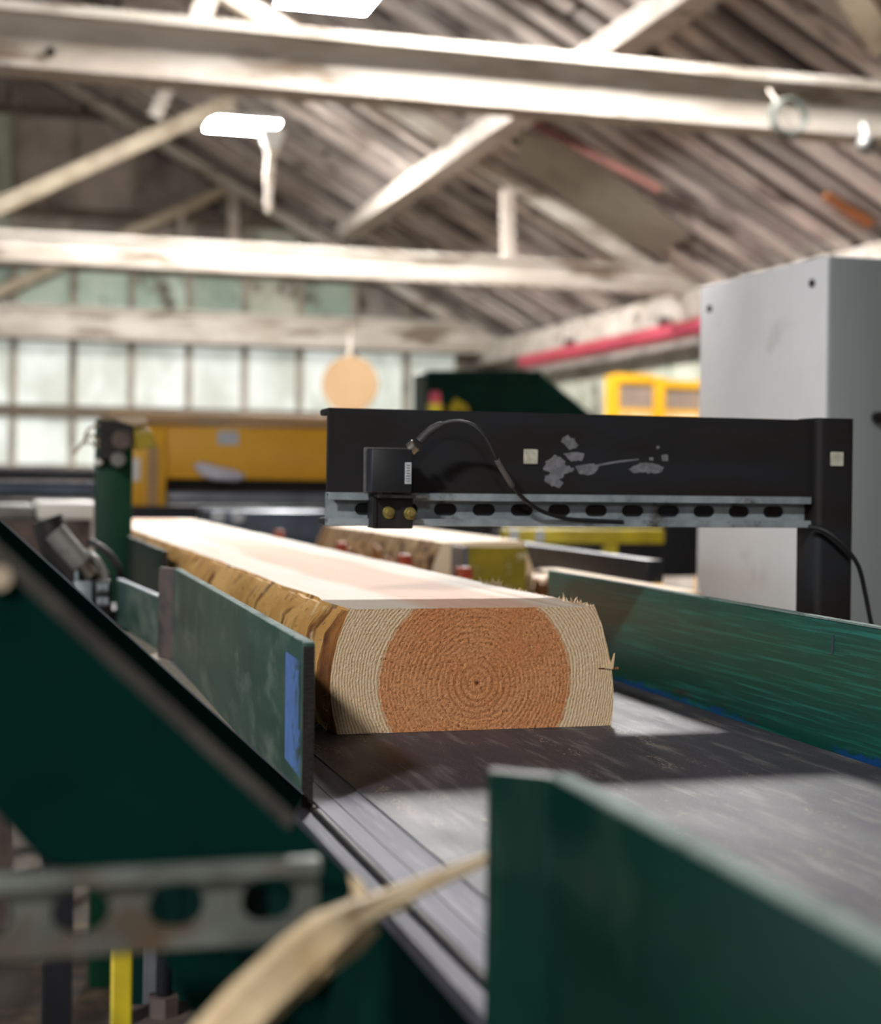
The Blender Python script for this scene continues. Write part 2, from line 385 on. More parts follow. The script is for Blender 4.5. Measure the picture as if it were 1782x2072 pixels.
# far wall with studs, boards and frosted panes
wf = B().box(XL, XR, YF + .04, YF + .24, FLOOR, ZE - .02)
wf.poly([(XL, YF + .04, ZE - .02), (XR, YF + .04, ZE - .02), (XRIDGE, YF + .04, zr - .02)], (0, .2, 0))
wallf = wf.build('wall_far', 'wall_dark', kind='structure', smooth=False)
def zat(py, px=430): return pY(px, py, YF).z
rows = [(zat(945), zat(853), 'pane'), (zat(828), zat(702), 'pane'), (zat(636), zat(560), 'wall_green'), (zat(545), zat(458), 'wall_dark'), (zat(440), zat(262), 'wall_dark'), (zat(248), zat(95), 'wall_dark')]
pitch = .845; xs0 = pY(147, 760, YF).x
unit = {}
k = 0
for (z0, z1, kind) in rows:
    for i in range(-5, 13):
        x0 = xs0 + i * pitch + .045; x1 = x0 + pitch - .09
        if x0 < -4 or x1 > XR - .1: continue
        xm = (x0 + x1) / 2
        if z1 > roofz(xm) - .25 and kind != 'pane': continue
        if kind == 'pane' and z1 < .9 + H and x0 > 2.2: continue
        mt = kind
        if kind == 'wall_dark': mt = random.choice(['wall_dark', 'wall_white', 'wall_green'] if z0 < 3.2 else ['wall_dark', 'wall_dark', 'wall_white'])
        if kind == 'wall_green': mt = random.choice(['wall_green', 'wall_green', 'wall_white'])
        B().box(x0, x1, YF - random.uniform(0, .03), YF + .04, z0, z1).build('pane' if kind == 'pane' else 'wall_board', mt, wallf, smooth=False)
for i in range(-5, 13):
    x = xs0 + i * pitch
    if -4 < x < XR - .2:
        B().box(x - .05, x + .05, YF - .09, YF + .04, FLOOR, min(roofz(x) - .2, zat(95))).build('stud', 'stud', wallf, smooth=False)
for a, c in ((853, 828), (702, 690), (560, 545), (458, 440), (262, 248)):
    B().box(-4, min(XR - .1, XR - (zat(c) - ZE) / TP - .3) if zat(c) > ZE else XR - .1, YF - .14, YF + .04, zat(a), zat(c)).build('girt', 'girt', wallf, smooth=False)
# right wall
wr = B().box(XR, XR + .2, YB, YF + .2, FLOOR, ZE - .04).build('wall_right', 'wall_dark', kind='structure', smooth=False)
for i in range(14):
    y0 = 10.5 + i * .95
    B().box(XR - .04, XR, y0, y0 + .88, H + .2, H + 1.55).build('wall_board', 'wall_white' if i > 5 else random.choice(['wall_white', 'wall_dark']), wr, smooth=False)
B().box(XR - .3, XR, 9, YF, ZE - .42, ZE - .1).build('eaves_beam', 'timber_white', wr)
# left wall, gap added to let daylight onto the cabinet; back wall behind camera
B().box(XL, XL + .2, 12, YF, FLOOR, ZE - .06).box(XL, XL + .2, YB, 1.0, FLOOR, ZE - .06).build('wall_left', 'wall_dark', kind='structure', smooth=False)
wb = B().box(XL, XR, YB, YB + .2, FLOOR, ZE - .06)
wb.poly([(XL, YB, ZE - .06), (XR, YB, ZE - .06), (XRIDGE, YB, zr - .06)], (0, .2, 0))
wb.build('wall_back', 'wall_dark', kind='structure', smooth=False)

# red pipe along the right wall
p0 = pX(1060, 737, XR - .42); p1 = pX(1418, 655, XR - .42)
p0.z = p1.z = (p0.z + p1.z) / 2
t = thing('wall_pipe', 'red painted pipe running along the right wall below the eaves', 'pipe', (p0.x, p0.y, p0.z))
B().cyl((p0.x, p0.y, p0.z), (p0.x, 8.0, p0.z), .1, n=14).build('pipe_run', 'red', t)
for yy in (10.5, 13.5, 16.5, 19.5):
    B().box(XR - .44, XR - .3, yy, yy + .06, p0.z - .02, p0.z + .2).build('pipe_bracket', 'rust', t, smooth=False)

# trusses
def truss(Y, label, zlo, zhi, mem):
    t = thing('roof_truss', label, 'roof truss', (XRIDGE, Y, H + zlo), 'roof trusses across the hall')
    z0, z1 = H + zlo, H + zhi; hh = z1 - z0
    B().box(-8.5, XR - .05, Y - .09, Y + .09, z0, z1 - .04).bevel(.012, 1).build('tie_beam', 'timber_white', t)
    B().box(-8.5, XR - .05, Y - .15, Y + .15, z1 - .05, z1).build('tie_cap', 'timber_white', t)
    B().box(-8.5, XR - .05, Y - .12, Y + .12, z0 - .03, z0 + .002).build('tie_sole', 'timber_pale', t)
    B().bar((XR - .1, Y, roofz(XR - .1) - .22), (XRIDGE, Y, zr - .22), .16, .15, (0, 1, 0)).build('rafter', 'timber_white', t)
    B().bar((-8.5, Y, roofz(-8.5) - .22), (XRIDGE, Y, zr - .22), .16, .2, (0, 1, 0)).build('rafter', 'timber_pale', t)
    for nm, a, b, w, mt in mem:
        B().bar(pY(*a, Y), pY(*b, Y), w, w, (0, 1, 0)).build(nm, mt, t)
    return t
Y1, Y2, Y3 = 8.45, 16.3, 23.45
t1 = truss(Y1, 'nearest white timber roof truss, its tie beam crossing the top of the picture', 2.1, 2.4,
      [('web_strut', (392, 70), (440, -60), .11, 'timber_white'), ('web_strut', (430, -30), (625, 95), .1, 'timber_white')])
truss(Y2, 'middle white roof truss with a slender upright at its right half', 2.13, 2.4,
      [('web_strut', (-30, 430), (470, 205), .15, 'timber_tan'), ('web_strut', (312, 240), (350, 150), .14, 'timber_white'),
       ('upright', (1028, 540), (1026, 385), .12, 'timber_pale'), ('upright', (1026, 392), (1072, 360), .1, 'timber_pale')])
truss(Y3, 'farthest roof truss standing close to the gable wall', 1.98, 2.42,
      [('web_strut', (-10, 595), (455, 385), .16, 'timber_tan'), ('upright', (471, 500), (471, 392), .16, 'timber_pale'),
       ('upright', (365, 500), (365, 425), .1, 'stud')])
p = pY(102, 106, Y1 - .09)
B().cyl(p + Vector((0, .01, 0)), p + Vector((0, -.015, 0)), .024, n=12).build('bolt', 'screw', t1)
# coil and small dome hung at the nearest tie beam
c = pY(1592, 238, Y1 - .2)
t = thing('cable_coil', 'round coil of pale cable hung on the nearest tie beam', 'cable', c)
B().torus(c, (0, 1, 0), .105, .012, 32).build('loop', 'galv_dust', t)
B().torus(c + Vector((.008, -.03, .006)), (.1, 1, .05), .098, .01, 32).build('loop', 'galv_dust', t)
B().bar(c + Vector((-.06, 0, .08)), c + Vector((-.09, .06, .17)), .012, .012).build('tie_strap', 'timber_pale', t)
c = pY(1752, 292, Y1 - .12)
t = thing('dome_camera', 'small white round dome hanging under the nearest tie beam', 'camera', c)
B().ball(c, .06).build('dome', 'greyalu', t)
B().cyl(c + Vector((0, -.062, .0)), c + Vector((0, -.05, 0)), .02).build('lens', 'black', t)
B().cyl(c + Vector((0, 0, .05)), c + Vector((0, .04, .13)), .02).build('mount', 'white', t)

# LED panels: two in view, the same row goes on towards and behind the camera
def lamp(x, y, z, label, w=.76, l=.62):
    t = thing('led_panel', label, 'lamp', (x, y, z), 'LED panels hung from the roof')
    B().box(x - w / 2 - .02, x + w / 2 + .02, y - l / 2 - .02, y + l / 2 + .02, z + .012, z + .08).bevel(.01, 1).build('housing', 'white', t)
    B().box(x - w / 2, x + w / 2, y - l / 2, y + l / 2, z, z + .013).build('diffuser', 'led', t, smooth=False)
    for s in (-1, 1):
        xx = x + s * w * .4
        B().cyl((xx, y, z + .07), (xx, y, roofz(xx) - .0), .008, n=6).build('suspension_rod', 'greyalu', t)
    return t
lamp(la.x, la.y, LZ, 'glowing LED panel between the nearest and middle trusses')
lamp(lb.x, lb.y, LZ, 'glowing LED panel cut by the top edge of the picture')
lamp(lb.x, LC_Y, LZ, 'LED panel above the conveyor, out of the picture')
lamp(-4.0, -3.4, LZ, 'LED panel over the left aisle, nearest behind the camera')
lamp(-4.0, -12.9, LZ, 'LED panel over the left aisle, far behind the camera')
# white cable drop beside the lamp
pts = [pY(x, y_, la.y - .55) for x, y_ in ((551, 262), (550, 300), (545, 350), (543, 430))]
t = thing('cable_drop', 'white tapered cable drop hanging beside the glowing panel', 'cable', pts[-1])
B().tube(pts[:2], [.15, .085], 14).build('bell_cover', 'white', t)
B().tube(pts[1:], [.06, .05, .03], 10).build('drop_tube', 'timber_white', t)
B().tube([pts[0], (pts[0].x, pts[0].y, roofz(pts[0].x))], .01, 6).build('hanger', 'greyalu', t)

# ================================================================== BACKGROUND MACHINES
# tan round disc on a rod
c = pd(708, 778, 11.5); r_ = 57 / F * 11.5
t = thing('round_board', 'round tan plywood disc hanging in front of the bright far wall', 'disc', c - Vector((0, 0, r_)))
B().cyl(c - FW * .02, c + FW * .02, r_, n=48).build('disc', 'tan', t)
B().cyl(c + Vector((0, .03, r_ - .05)), c + Vector((0, .03, r_ + .22)), .018, n=8).build('hanger_rod', 'timber_white', t)
B().box(c.x - .03, c.x + .03, c.y + .01, c.y + .06, FLOOR, c.z - r_ + .03).build('stand', 'darksteel', t)

# green hopper
Yh = 9.2
P = [pY(*p, Yh) for p in ((862, 752), (1092, 752), (1196, 836), (1290, 930), (1290, 1000), (862, 1000))]
t = thing('hopper', 'dark green sheet steel hopper with a sloping right side', 'hopper', (P[0].x, Yh, FLOOR))
B().poly(P, (0, .3, 0)).bevel(.01, 1).build('shell', 'green', t)
B().box(P[0].x + .1, P[3].x - .1, Yh + .05, Yh + .28, FLOOR, P[4].z + .01).build('base', 'darksteel', t)
B().bar(P[0] + Vector((-.0, -.02, -.01)), P[1] + Vector((0, -.02, -.01)), .03, .03).build('top_rim', 'green', t)
# beacon and yellow tag in front of hopper
c = pY(880, 806, Yh - .2)
t = thing('beacon', 'small red beacon on a yellow base beside the green hopper', 'beacon', (c.x, c.y, c.z - .15))
B().cyl(c + Vector((0, 0, -.03)), c + Vector((0, 0, .04)), .04, .03, 16).build('lens', 'red', t)
B().cyl(c + Vector((0, 0, -.12)), c + Vector((0, 0, -.03)), .045, n=16).build('base', 'yellow2', t)
B().box(c.x - .02, c.x + .02, c.y - .0, c.y + .199, c.z - .14, c.z - .12).build('bracket', 'yellow2', t)
P = [pY(*p, Yh - .06) for p in ((905, 832), (922, 806), (945, 820), (950, 834))]
t = thing('warning_triangle', 'yellow-green triangular plate in front of the green hopper', 'sign', P[0])
B().poly(P, (0, .02, 0)).build('plate', 'yellow2', t, smooth=False)
B().bar(P[1] + Vector((0, .02, -.02)), P[1] + Vector((0, .045, -.12)), .02, .02, (0, 1, 0)).build('stem', 'yellow2', t)

# yellow guard frame
Yg = 10.4
a = pY(1226, 757, Yg); b_ = pY(1420, 757, Yg)
def zg(py): return pY(1300, py, Yg).z
def xg(px): return pY(px, 800, Yg).x
t = thing('guard_fence', 'yellow steel guard frame with brown mesh panels beside the cabinet', 'guard', (xg(1320), Yg, FLOOR))
for p0, p1 in ((1227, 1250), (1320, 1342), (1416, 1438)):
    B().box(xg(p0), xg(p1), Yg - .03, Yg + .03, FLOOR, zg(762)).build('post', 'yellow', t)
B().box(xg(1240), xg(1316), Yg - .025, Yg + .025, zg(777), zg(757)).build('top_rail', 'yellow', t)
B().box(xg(1340), xg(1440), Yg - .025, Yg + .025, zg(784), zg(768)).build('top_rail', 'yellow', t)
B().box(xg(1240), xg(1440), Yg - .02, Yg + .02, zg(838), zg(828)).build('mid_rail', 'yellow', t)
B().box(xg(1248), xg(1322), Yg - .008, Yg + .008, zg(829), zg(776)).build('infill_panel', 'infill', t)
B().box(xg(1341), xg(1418), Yg - .008, Yg + .008, zg(829), zg(783)).build('infill_panel', 'infill', t)

# yellow gantry machine
Ym = 6.6
def xm(px, py=900): return pY(px, py, Ym).x
def zm(py, px=450): return pY(px, py, Ym).z
t = thing('yellow_gantry', 'long yellow steel gantry with a tan cap and one short leg', 'machine', (xm(430), Ym, FLOOR))
B().box(xm(217), xm(860), Ym, Ym + .35, zm(970), zm(862)).bevel(.008, 2).build('box_girder', 'yellow', t)
B().box(xm(215), xm(860), Ym - .03, Ym + .4, zm(862) + .001, zm(838)).bevel(.006, 2).build('cap_plate', 'brownsteel', t)
lg = B().box(xm(266), xm(336), Ym - .02, Ym + .2, zm(1036), zm(868)).bevel(.006, 2).build('leg', 'yellow', t)
B().box(xm(298), xm(318), Ym - .028, Ym - .018, zm(1036), zm(905)).build('leg_groove', 'brownsteel', lg)
B().box(xm(440), xm(482), Ym - .004, Ym + .001, zm(900), zm(872)).build('sticker', 'white_label', t, smooth=False)
B().box(xm(266), xm(283), Ym - .026, Ym - .019, zm(975), zm(930)).build('tag', 'white', lg, smooth=False)
B().box(xm(336), xm(860), Ym + .12, Ym + .3, zm(1000), zm(968)).build('underside_gap_shade', 'black_metal', t)  # black box stands in for the shade in the gap below the girder
B().box(xm(336), xm(860), Ym + .02, Ym + .12, zm(1022), zm(996)).bevel(.01, 2).build('roller_rail', 'greysteel', t)
B().box(xm(200), xm(880), Ym - .06, Ym + .3, zm(1090), zm(1024)).build('bed_frame', 'darksteel', t)
for px in (230, 840):
    B().box(xm(px), xm(px + 30), Ym + .05, Ym + .2, FLOOR, zm(1085)).build('foot', 'darksteel', t)
c = pY(440, 958, Ym - .05)
b = B()
pts = [(388, 940), (402, 934), (420, 938), (440, 944), (470, 950), (496, 962), (480, 974), (430, 972), (404, 962)]
q = [pY(x, y_, Ym - .02) for x, y_ in pts]; b.poly(q, (0, -.06, 0)).bevel(.015, 2)
o = b.build('rag', 'rag'); o['label'] = 'crumpled white rag lying on the yellow gantry'; o['category'] = 'rag'
# blue grey drive unit in front of the gantry
c0 = pY(425, 1075, 5.75); c1 = pY(670, 1035, 5.75)
t = thing('drive_unit', 'blue-grey drive housing behind the far end of the long timber', 'machine', (c0.x + .2, 5.75, FLOOR))
B().box(c0.x, c1.x, 5.75, 6.1, c0.z - .08, c1.z).bevel(.01, 2).build('housing', 'bluesteel', t)
for px in (440, 480):
    p = pY(px, 1045, 5.74); B().cyl(p, p + Vector((0, -.03, 0)), .022, n=16).build('cap', 'white_label', t)
B().box(c0.x + .05, c1.x - .05, 5.8, 6.05, FLOOR, c0.z - .07).build('pedestal', 'darksteel', t)

# dark pipes at the left
t = None
for i, (ya_, yb_, mt) in enumerate(((948, 972, 'darksteel'), (974, 1008, 'bluesteel'), (1010, 1024, 'darksteel'))):
    Yp = 5.6 + .02 * i
    p = pY(100, (ya_ + yb_) / 2, Yp); r2 = (yb_ - ya_) / 2 / F * (Yp * .97)
    if t is None: t = thing('roller_stand', 'dark steel roller stand with stacked pipes left of the green post', 'roller stand', (0.0, Yp, FLOOR))
    B().cyl((-1.2, Yp, p.z), (.46, Yp, p.z), r2, n=18).build('roller', mt, t)
for xx in (-1.1, .40):
    B().box(xx, xx + .05, 5.58, 5.66, FLOOR, pY(100, 950, 5.6).z).build('stand_leg', 'darksteel', t)

# chain deck at the right: log, lugs, olive plate, black rail
t = thing('chain_deck', 'dark steel chain deck behind the right guide', 'conveyor', (1.2, 4.4, FLOOR))
B().box(.93, 1.56, 2.95, 5.6, -.10, -.03).build('deck_plate', 'darksteel', t, smooth=False)
B().box(.94, 1.0, 3.0, 5.5, -.2, -.1).build('side_rail', 'green_dark', t, smooth=False)
for yy in (3.05, 5.4):
    for xx in (.94, 1.44): B().box(xx, xx + .06, yy, yy + .06, FLOOR, -.1).build('leg', 'darksteel', t)
def blob_log(name, label, x0, x1, y0, y1, z0, z1, seed):
    rr = random.Random(seed); t = thing(name, label, 'timber', ((x0 + x1) / 2, (y0 + y1) / 2, z0), 'rough timbers in the mill')
    h = z1 - z0; ns = 26; b = B(); rings = []
    for i in range(ns + 1):
        y_ = y0 + (y1 - y0) * i / ns; j = lambda a: rr.uniform(-a, a)
        prof = [(x0 + .012, z0), (x0 - .006 + j(.006), z0 + h * .3), (x0 - .004 + j(.006), z0 + h * .65), (x0 + .022 + j(.008), z1 - .004), (x1 - .022, z1), (x1 + .004 + j(.006), z0 + h * .6), (x1, z0 + h * .25), (x1 - .015, z0)]
        rings.append([b.bm.verts.new((x, y_, z)) for x, z in prof])
    for A, C in zip(rings, rings[1:]):
        for k in range(8):
            f = b.bm.faces.new((A[k], A[(k + 1) % 8], C[(k + 1) % 8], C[k])); f.material_index = 1 if k in (3, 7) else 0
    b.bm.faces.new(rings[0]).material_index = 1; b.bm.faces.new(rings[-1][::-1]).material_index = 1
    b.build('cant', ['bark2', 'sawn2'], t)
    for i in range(6):                          # loose bark flakes
        y_ = rr.uniform(y0 + .05, y1 - .05); zz = z0 + h * rr.uniform(.25, .7); s = rr.uniform(.02, .05)
        B().poly([(x0 - .004, y_, zz), (x0 - .006, y_ + s * 1.8, zz + .006), (x0 - .004, y_ + s * 1.5, zz + s), (x0 - .002, y_ + .01, zz + s * .7)], (-.008, 0, 0)).build('bark_flake', 'barkedge', t)
    return t
blob_log('rough_timber', 'short bark-edged timber lying behind the long sawn one', 1.02, 1.26, 3.55, 4.88, -.03, .142, 3)
blob_log('rough_timber', 'brown bark-edged timber under the black rail by the cabinet', 1.28, 1.485, 3.05, 3.9, -.03, .055, 4)
for px, py in ((556, 1076), (680, 1100), (806, 1124), (925, 1150)):
    f_ = (px - 556) / 369.0; X = .955
    p = pX(px, py - 3, X); s = .036
    o = B().poly([(X, p.y - s, p.z - .1), (X, p.y + s, p.z - .1), (X, p.y + s * .45, p.z), (X, p.y - s * .35, p.z)], (.03, 0, 0)).bevel(.003, 1).build('chain_lug', 'orange')
    o['label'] = 'orange-red chain lug ' + {556: 'at the far end of the short rough timber', 680: 'second from the far end beside the rough timber', 806: 'third from the far end beside the rough timber', 925: 'next to the worn olive plate'}[px]
    o['category'] = 'chain lug'; o['group'] = 'orange chain lugs'
    B().box(X - .01, X + .04, p.y - s - .02, p.y + s + .02, -.031, p.z - .095).build('lug_base', 'darksteel', o, base=None)
Yo = 3.42
P = [pY(*p, Yo) for p in ((948, 1106), (1066, 1106), (1064, 1230), (948, 1230))]
t = thing('stop_plate', 'worn olive-yellow stop plate at the end of the short rough timber', 'stop plate', (P[0].x + .06, Yo, -.03))
for q in P[2:]: q.z = -.03
B().poly(P, (0, .012, 0)).bevel(.002, 1).build('face_plate', 'olive', t)
B().box(P[0].x - .012, P[0].x, Yo, Yo + .1, -.03, P[0].z).build('side_flange', 'greysteel', t)
p0 = pZ(1070, 1102, .12); p1 = pZ(1405, 1137, .12)
t = thing('black_rail', 'black steel rail running between the olive plate and the cabinet', 'rail', (1.4, 3.6, -.03))
B().box(1.36, 1.40, 3.1, 4.15, .07, .12).bevel(.004, 2).build('rail_bar', 'darksteel', t)
B().box(1.345, 1.36, 4.08, 4.15, -.03, .12).build('rail_post', 'darksteel', t)
B().box(1.40, 1.415, 3.94, 4.0, -.03, .12).build('rail_post', 'darksteel', t)
Yb = 5.0
def xb(px): return pY(px, 1080, Yb).x
t = thing('yellow_bar', 'yellow safety bar with worn white patches below the black beam', 'bar', (xb(1180), Yb, FLOOR))
zb0, zb1 = pY(1180, 1100, Yb).z, pY(1180, 1070, Yb).z
B().box(xb(1020), xb(1345), Yb, Yb + .05, zb0, zb1).bevel(.006, 2).build('bar', 'yellow2', t)
B().box(xb(1030), xb(1048), Yb - .003, Yb + .001, zb0 + .006, zb1 - .004).build('patch', 'white_label', t, smooth=False)
B().box(xb(1084), xb(1100), Yb - .003, Yb + .001, zb0 + .006, zb1 - .004).build('patch', 'white_label', t, smooth=False)
B().box(xb(1226), xb(1252), Yb + .01, Yb + .04, FLOOR if False else -.03, zb0 + .002).build('stanchion', 'yellow2', t)
B().box(xb(930), xb(1620), Yb + .7, Yb + .8, zb0 - .16, zb1 + .03).build('back_rail', 'darksteel', t)
B().box(xb(1110), xb(1130), Yb + .04, Yb + .71, zb0, zb0 + .02).build('link', 'darksteel', t)

# grey control cabinet
XC = 1.64; yc0, yc1 = 2.86, 3.445; zt = .75
t = thing('control_cabinet', 'tall light grey control cabinet behind the black post', 'cabinet', (2.0, 3.15, FLOOR))
B().box(XC, 2.44, yc0, yc1, FLOOR + .08, zt).bevel(.004, 2).build('body', 'cab', t)
B().box(XC + .02, 2.42, yc0 + .03, yc1 - .02, FLOOR, FLOOR + .081).build('plinth', 'darksteel', t)
dr = B().box(XC + .004, XC + .135, yc0 - .012, yc0 + .001, FLOOR + .1, zt - .004).bevel(.003, 2).build('door', 'cabdoor', t)
dr2 = B().box(XC + .139, 2.436, yc0 - .02, yc0 + .001, FLOOR + .1, zt - .004).bevel(.004, 2).build('door', 'cabdoor', t)
p = pY(1773, 845, yc0 - .02)
B().cyl(p, p + Vector((0, -.012, 0)), .012, n=16).build('lock', 'screw', dr2)
for px, py in ((1437, 625), (1645, 573)):
    p = pX(px, py, XC); B().cyl(p + Vector((.002, 0, 0)), p - Vector((.006, 0, 0)), .008, n=12).build('screw', 'screw', t)

# ================================================================== MAIN CONVEYOR
t = thing('belt_conveyor', 'dark scuffed rubber belt conveyor carrying the long timber', 'conveyor', (.6, 2.5, FLOOR))
B().box(.335, .876, .3, 2.95, -.012, 0).box(.372, .876, 2.95, 4.9, -.012, 0).build('belt', 'belt', t, smooth=False)
B().box(.876, .883, .3, 4.9, -.03, -.004).build('edge_seal', 'rubber', t, smooth=False)
B().box(.288, .340, .3, 2.95, -.02, -.0015).build('bed_strip', 'bed', t, smooth=False)
B().box(.306, .3065, .3, 2.95, -.0016, -.0008).build('strip_groove', 'rubber', t, smooth=False)
B().cyl((.2815, .3, -.003), (.2815, 1.33, -.003), .0048, n=14).build('seal_rod', 'rubber', t)
B().box(.2635, .2765, .3, 1.36, -.014, -.003).build('ledge', 'bed', t, smooth=False)
B().box(.20, .2868, 1.36, 2.95, -.014, -.003).build('ledge', 'sawdust', t, smooth=False)
B().box(.27, .88, .3, 2.95, -.06, -.0141).box(.372, .88, 2.95, 4.9, -.06, -.0141).build('slider_bed', 'darksteel', t, smooth=False)
B().box(.264, .272, .3, 2.95, -.7, -.014).build('side_skirt', 'chute', t, smooth=False)
B().box(.90, .908, .3, 2.9, -.22, -.004).build('side_skirt', 'green_dark', t, smooth=False)
for yy in (1.5, 4.8):
    for xx in (.38, .82): B().box(xx, xx + .05, yy, yy + .05, FLOOR, -.06).build('leg', 'darksteel', t)

# right guide
t = thing('guide_rail', 'long green steel guide plate with blue paint along its foot', 'guide rail', (.89, 1.5, -.004))
b = B().box(.884, .894, .5, 2.41, -.004, .139).bevel(.0025, 2).build('plate', 'guide', t)
B().box(.8835, .8945, .5, 2.41, .1385, .1405).build('worn_top_edge', 'worn_edge', t)
for yy in (.9, 1.35): B().box(.894, .93, yy, yy + .008, -.004, .1).build('gusset', 'green', t)
p = pX(1685, 1325, .8835)
B().poly([p, p + Vector((0, .0035, 0)), p + Vector((0, .001, .022)), p + Vector((0, -.002, .022))], (-.0006, 0, 0)).build('chalk_mark', 'bluesteel', t, smooth=False)

# blue striped left guide
t = thing('guide_rail', 'dusty green guide plate with a blue painted stripe at its near end', 'guide rail', (.276, 1.9, -.01))
GA, GB = .2705, .0163; GN, GF = 1.352, 2.46           # plate is turned slightly off the belt line
def gx(y, off=0.0): return GA + GB * (y - GN) + off
def pG(px, py): r = ray(px, py); return O + r * ((GA - GB * GN - .0002) / (r.x - GB * r.y))
def slab(y0, y1, o0, o1, z0, z1): return B().poly([(gx(y0, o0), y0, z0), (gx(y0, o1), y0, z0), (gx(y1, o1), y1, z0), (gx(y1, o0), y1, z0)], (0, 0, z1 - z0))
slab(GN, GF, 0, .0115, -.001, .142).bevel(.002, 2).build('plate', 'green_dusty', t)
slab(GN - .0015, GN + .001, .0008, .0107, -.0008, .139).build('cut_end', 'edge', t)
B().poly([(gx(GF), GF, -.001), (gx(GF, .0115), GF, -.001), (gx(GF) - .008, GF + .055, -.001), (gx(GF) - .0185, GF + .05, -.001)], (0, 0, .143)).bevel(.003, 2).build('flared_end', 'rust', t)
B().poly([pG(*p) for p in ((579, 1318), (607, 1338), (606, 1572), (577, 1533))], (-.0006, 0, 0)).build('paint_stripe', 'tape', t, smooth=False)
slab(GN + .001, GF, .0008, .0107, .141, .1428).bevel(.0006, 1).build('worn_top_edge', 'worn_edge', t)

# further left guides
a = pZ(236, 1172, .085); b_ = pZ(322, 1209, .085)
dd = Vector((b_.x - a.x, b_.y - a.y, 0)).normalized(); nn = Vector((-dd.y, dd.x, 0)) * .01
t = thing('guide_rail', 'short lower green guide plate behind the blue striped one', 'guide rail', (a.x, a.y, -.002))
B().poly([(a.x, a.y, -.002), (b_.x, b_.y, -.002), (b_.x + nn.x, b_.y + nn.y, -.002), (a.x + nn.x, a.y + nn.y, -.002)], (0, 0, .087)).bevel(.002, 2).build('plate', 'green_dusty', t)
B().poly([(a.x, a.y, .084), (b_.x, b_.y, .084), (b_.x + nn.x, b_.y + nn.y, .084), (a.x + nn.x, a.y + nn.y, .084)], (0, 0, .0025)).build('worn_top_edge', 'galv', t)
t = thing('guide_rail', 'dark green guide plate between the green post and the long timber', 'guide rail', (.344, 3.5, -.06))
B().box(.338, .350, 3.08, 3.85, -.06, .14).bevel(.003, 2).build('plate', 'green_dark', t)
B().box(.3385, .3495, 3.078, 3.0815, -.058, .138).build('cut_end', 'edge', t)

# near left guide with its flared end
t = thing('guide_rail', 'blurred green guide plate in the right foreground with a bright top edge', 'guide rail', (.279, .5, -.02))
b = B().poly([(.2725, .32, -.002), (.2835, .32, -.002), (.2835, .742, -.002), (.2535, .770, -.002), (.2475, .761, -.002), (.2725, .737, -.002)], (0, 0, .141)).bevel(.0025, 2).build('plate', 'green', t)
B().box(.273, .283, .32, .735, .1385, .1403).build('worn_top_edge', 'worn_edge', t)

# ================================================================== THE LONG TIMBER
YL = pZ(960, 1478).y
fr = [(706, 1231), (1203, 1231), (1217, 1262), (1229, 1310), (1237, 1350), (1241, 1395), (1240, 1440), (1236, 1476), (682, 1481), (672, 1440), (667, 1395), (672, 1345), (686, 1285)]
prof = []
for px, py in fr:
    q = pY(px, py, YL); prof.append((q.x, q.z))
prof = [(x, .1395 if i in (0, 1) else (.0005 if i in (7, 8) else z)) for i, (x, z) in enumerate(prof)]
BX = LC[0]
t = thing('sawn_timber', 'long fresh-sawn timber with orange heartwood end and bark-edged sides', 'timber', (BX, YL, 0))
YE = 5.35
b = B()
b.slot = 1; ns = 40
rings = []
rr = random.Random(5)
for i in range(ns + 1):
    y_ = YL + (YE - YL) * (i / ns) ** 1.3
    w = [rr.uniform(-.004, .004) if i else 0 for _ in prof]
    rings.append([b.bm.verts.new((x + (w[k] if k not in (7, 8) else 0), y_, z if k in (0, 1, 7, 8) else z)) for k, (x, z) in enumerate(prof)])
n_ = len(prof)
for A, C in zip(rings, rings[1:]):
    for k in range(n_):
        f = b.bm.faces.new((A[k], A[(k + 1) % n_], C[(k + 1) % n_], C[k])); f.material_index = 1 if k in (0, 7) else 2
b.bm.faces.new(rings[0]).material_index = 0; b.bm.faces.new(rings[-1][::-1]).material_index = 1
b.build('core', ['endgrain', 'logtop', 'bark'], t)
# bark shell on the left side (bulging, wavy along the length)
left = [(x, z) for x, z in [prof[0]] + prof[:7:-1]]
left = [prof[0], prof[12], prof[11], prof[10], prof[9], prof[8]]
b = B(); rings = []; ns = 90
for i in range(ns + 1):
    y_ = YL + .0015 + (YE - YL - .002) * (i / ns) ** 1.4; R = []
    for k, (x, z) in enumerate(left):
        f_ = min(1, i / 2.0)
        th = (.003 if k == 0 else .011 if k < 5 else .006) * (.35 + .65 * f_) + rr.uniform(0, .003) * f_
        zz = z - (.002 if k == 0 else 0) + (rr.uniform(-.003, .001) * f_ if k == 0 else 0) + (.002 if k == 5 else 0)
        R.append(b.bm.verts.new((x - th, y_, zz)))
    for k in range(5, -1, -1):
        x, z = left[k]; R.append(b.bm.verts.new((x + .006, y_, z - (.004 if k == 0 else 0) + (.002 if k == 5 else 0))))
    rings.append(R)
for i, (A, C) in enumerate(zip(rings, rings[1:])):
    for k in range(12):
        f = b.bm.faces.new((A[k], A[(k + 1) % 12], C[(k + 1) % 12], C[k])); f.material_index = 1 if i < 2 else 0
b.bm.faces.new(rings[0]).material_index = 1; b.bm.faces.new(rings[-1][::-1])
b.build('bark_edge', ['bark', 'barkedge'], t, label='tan and brown bark-stained rounded side')
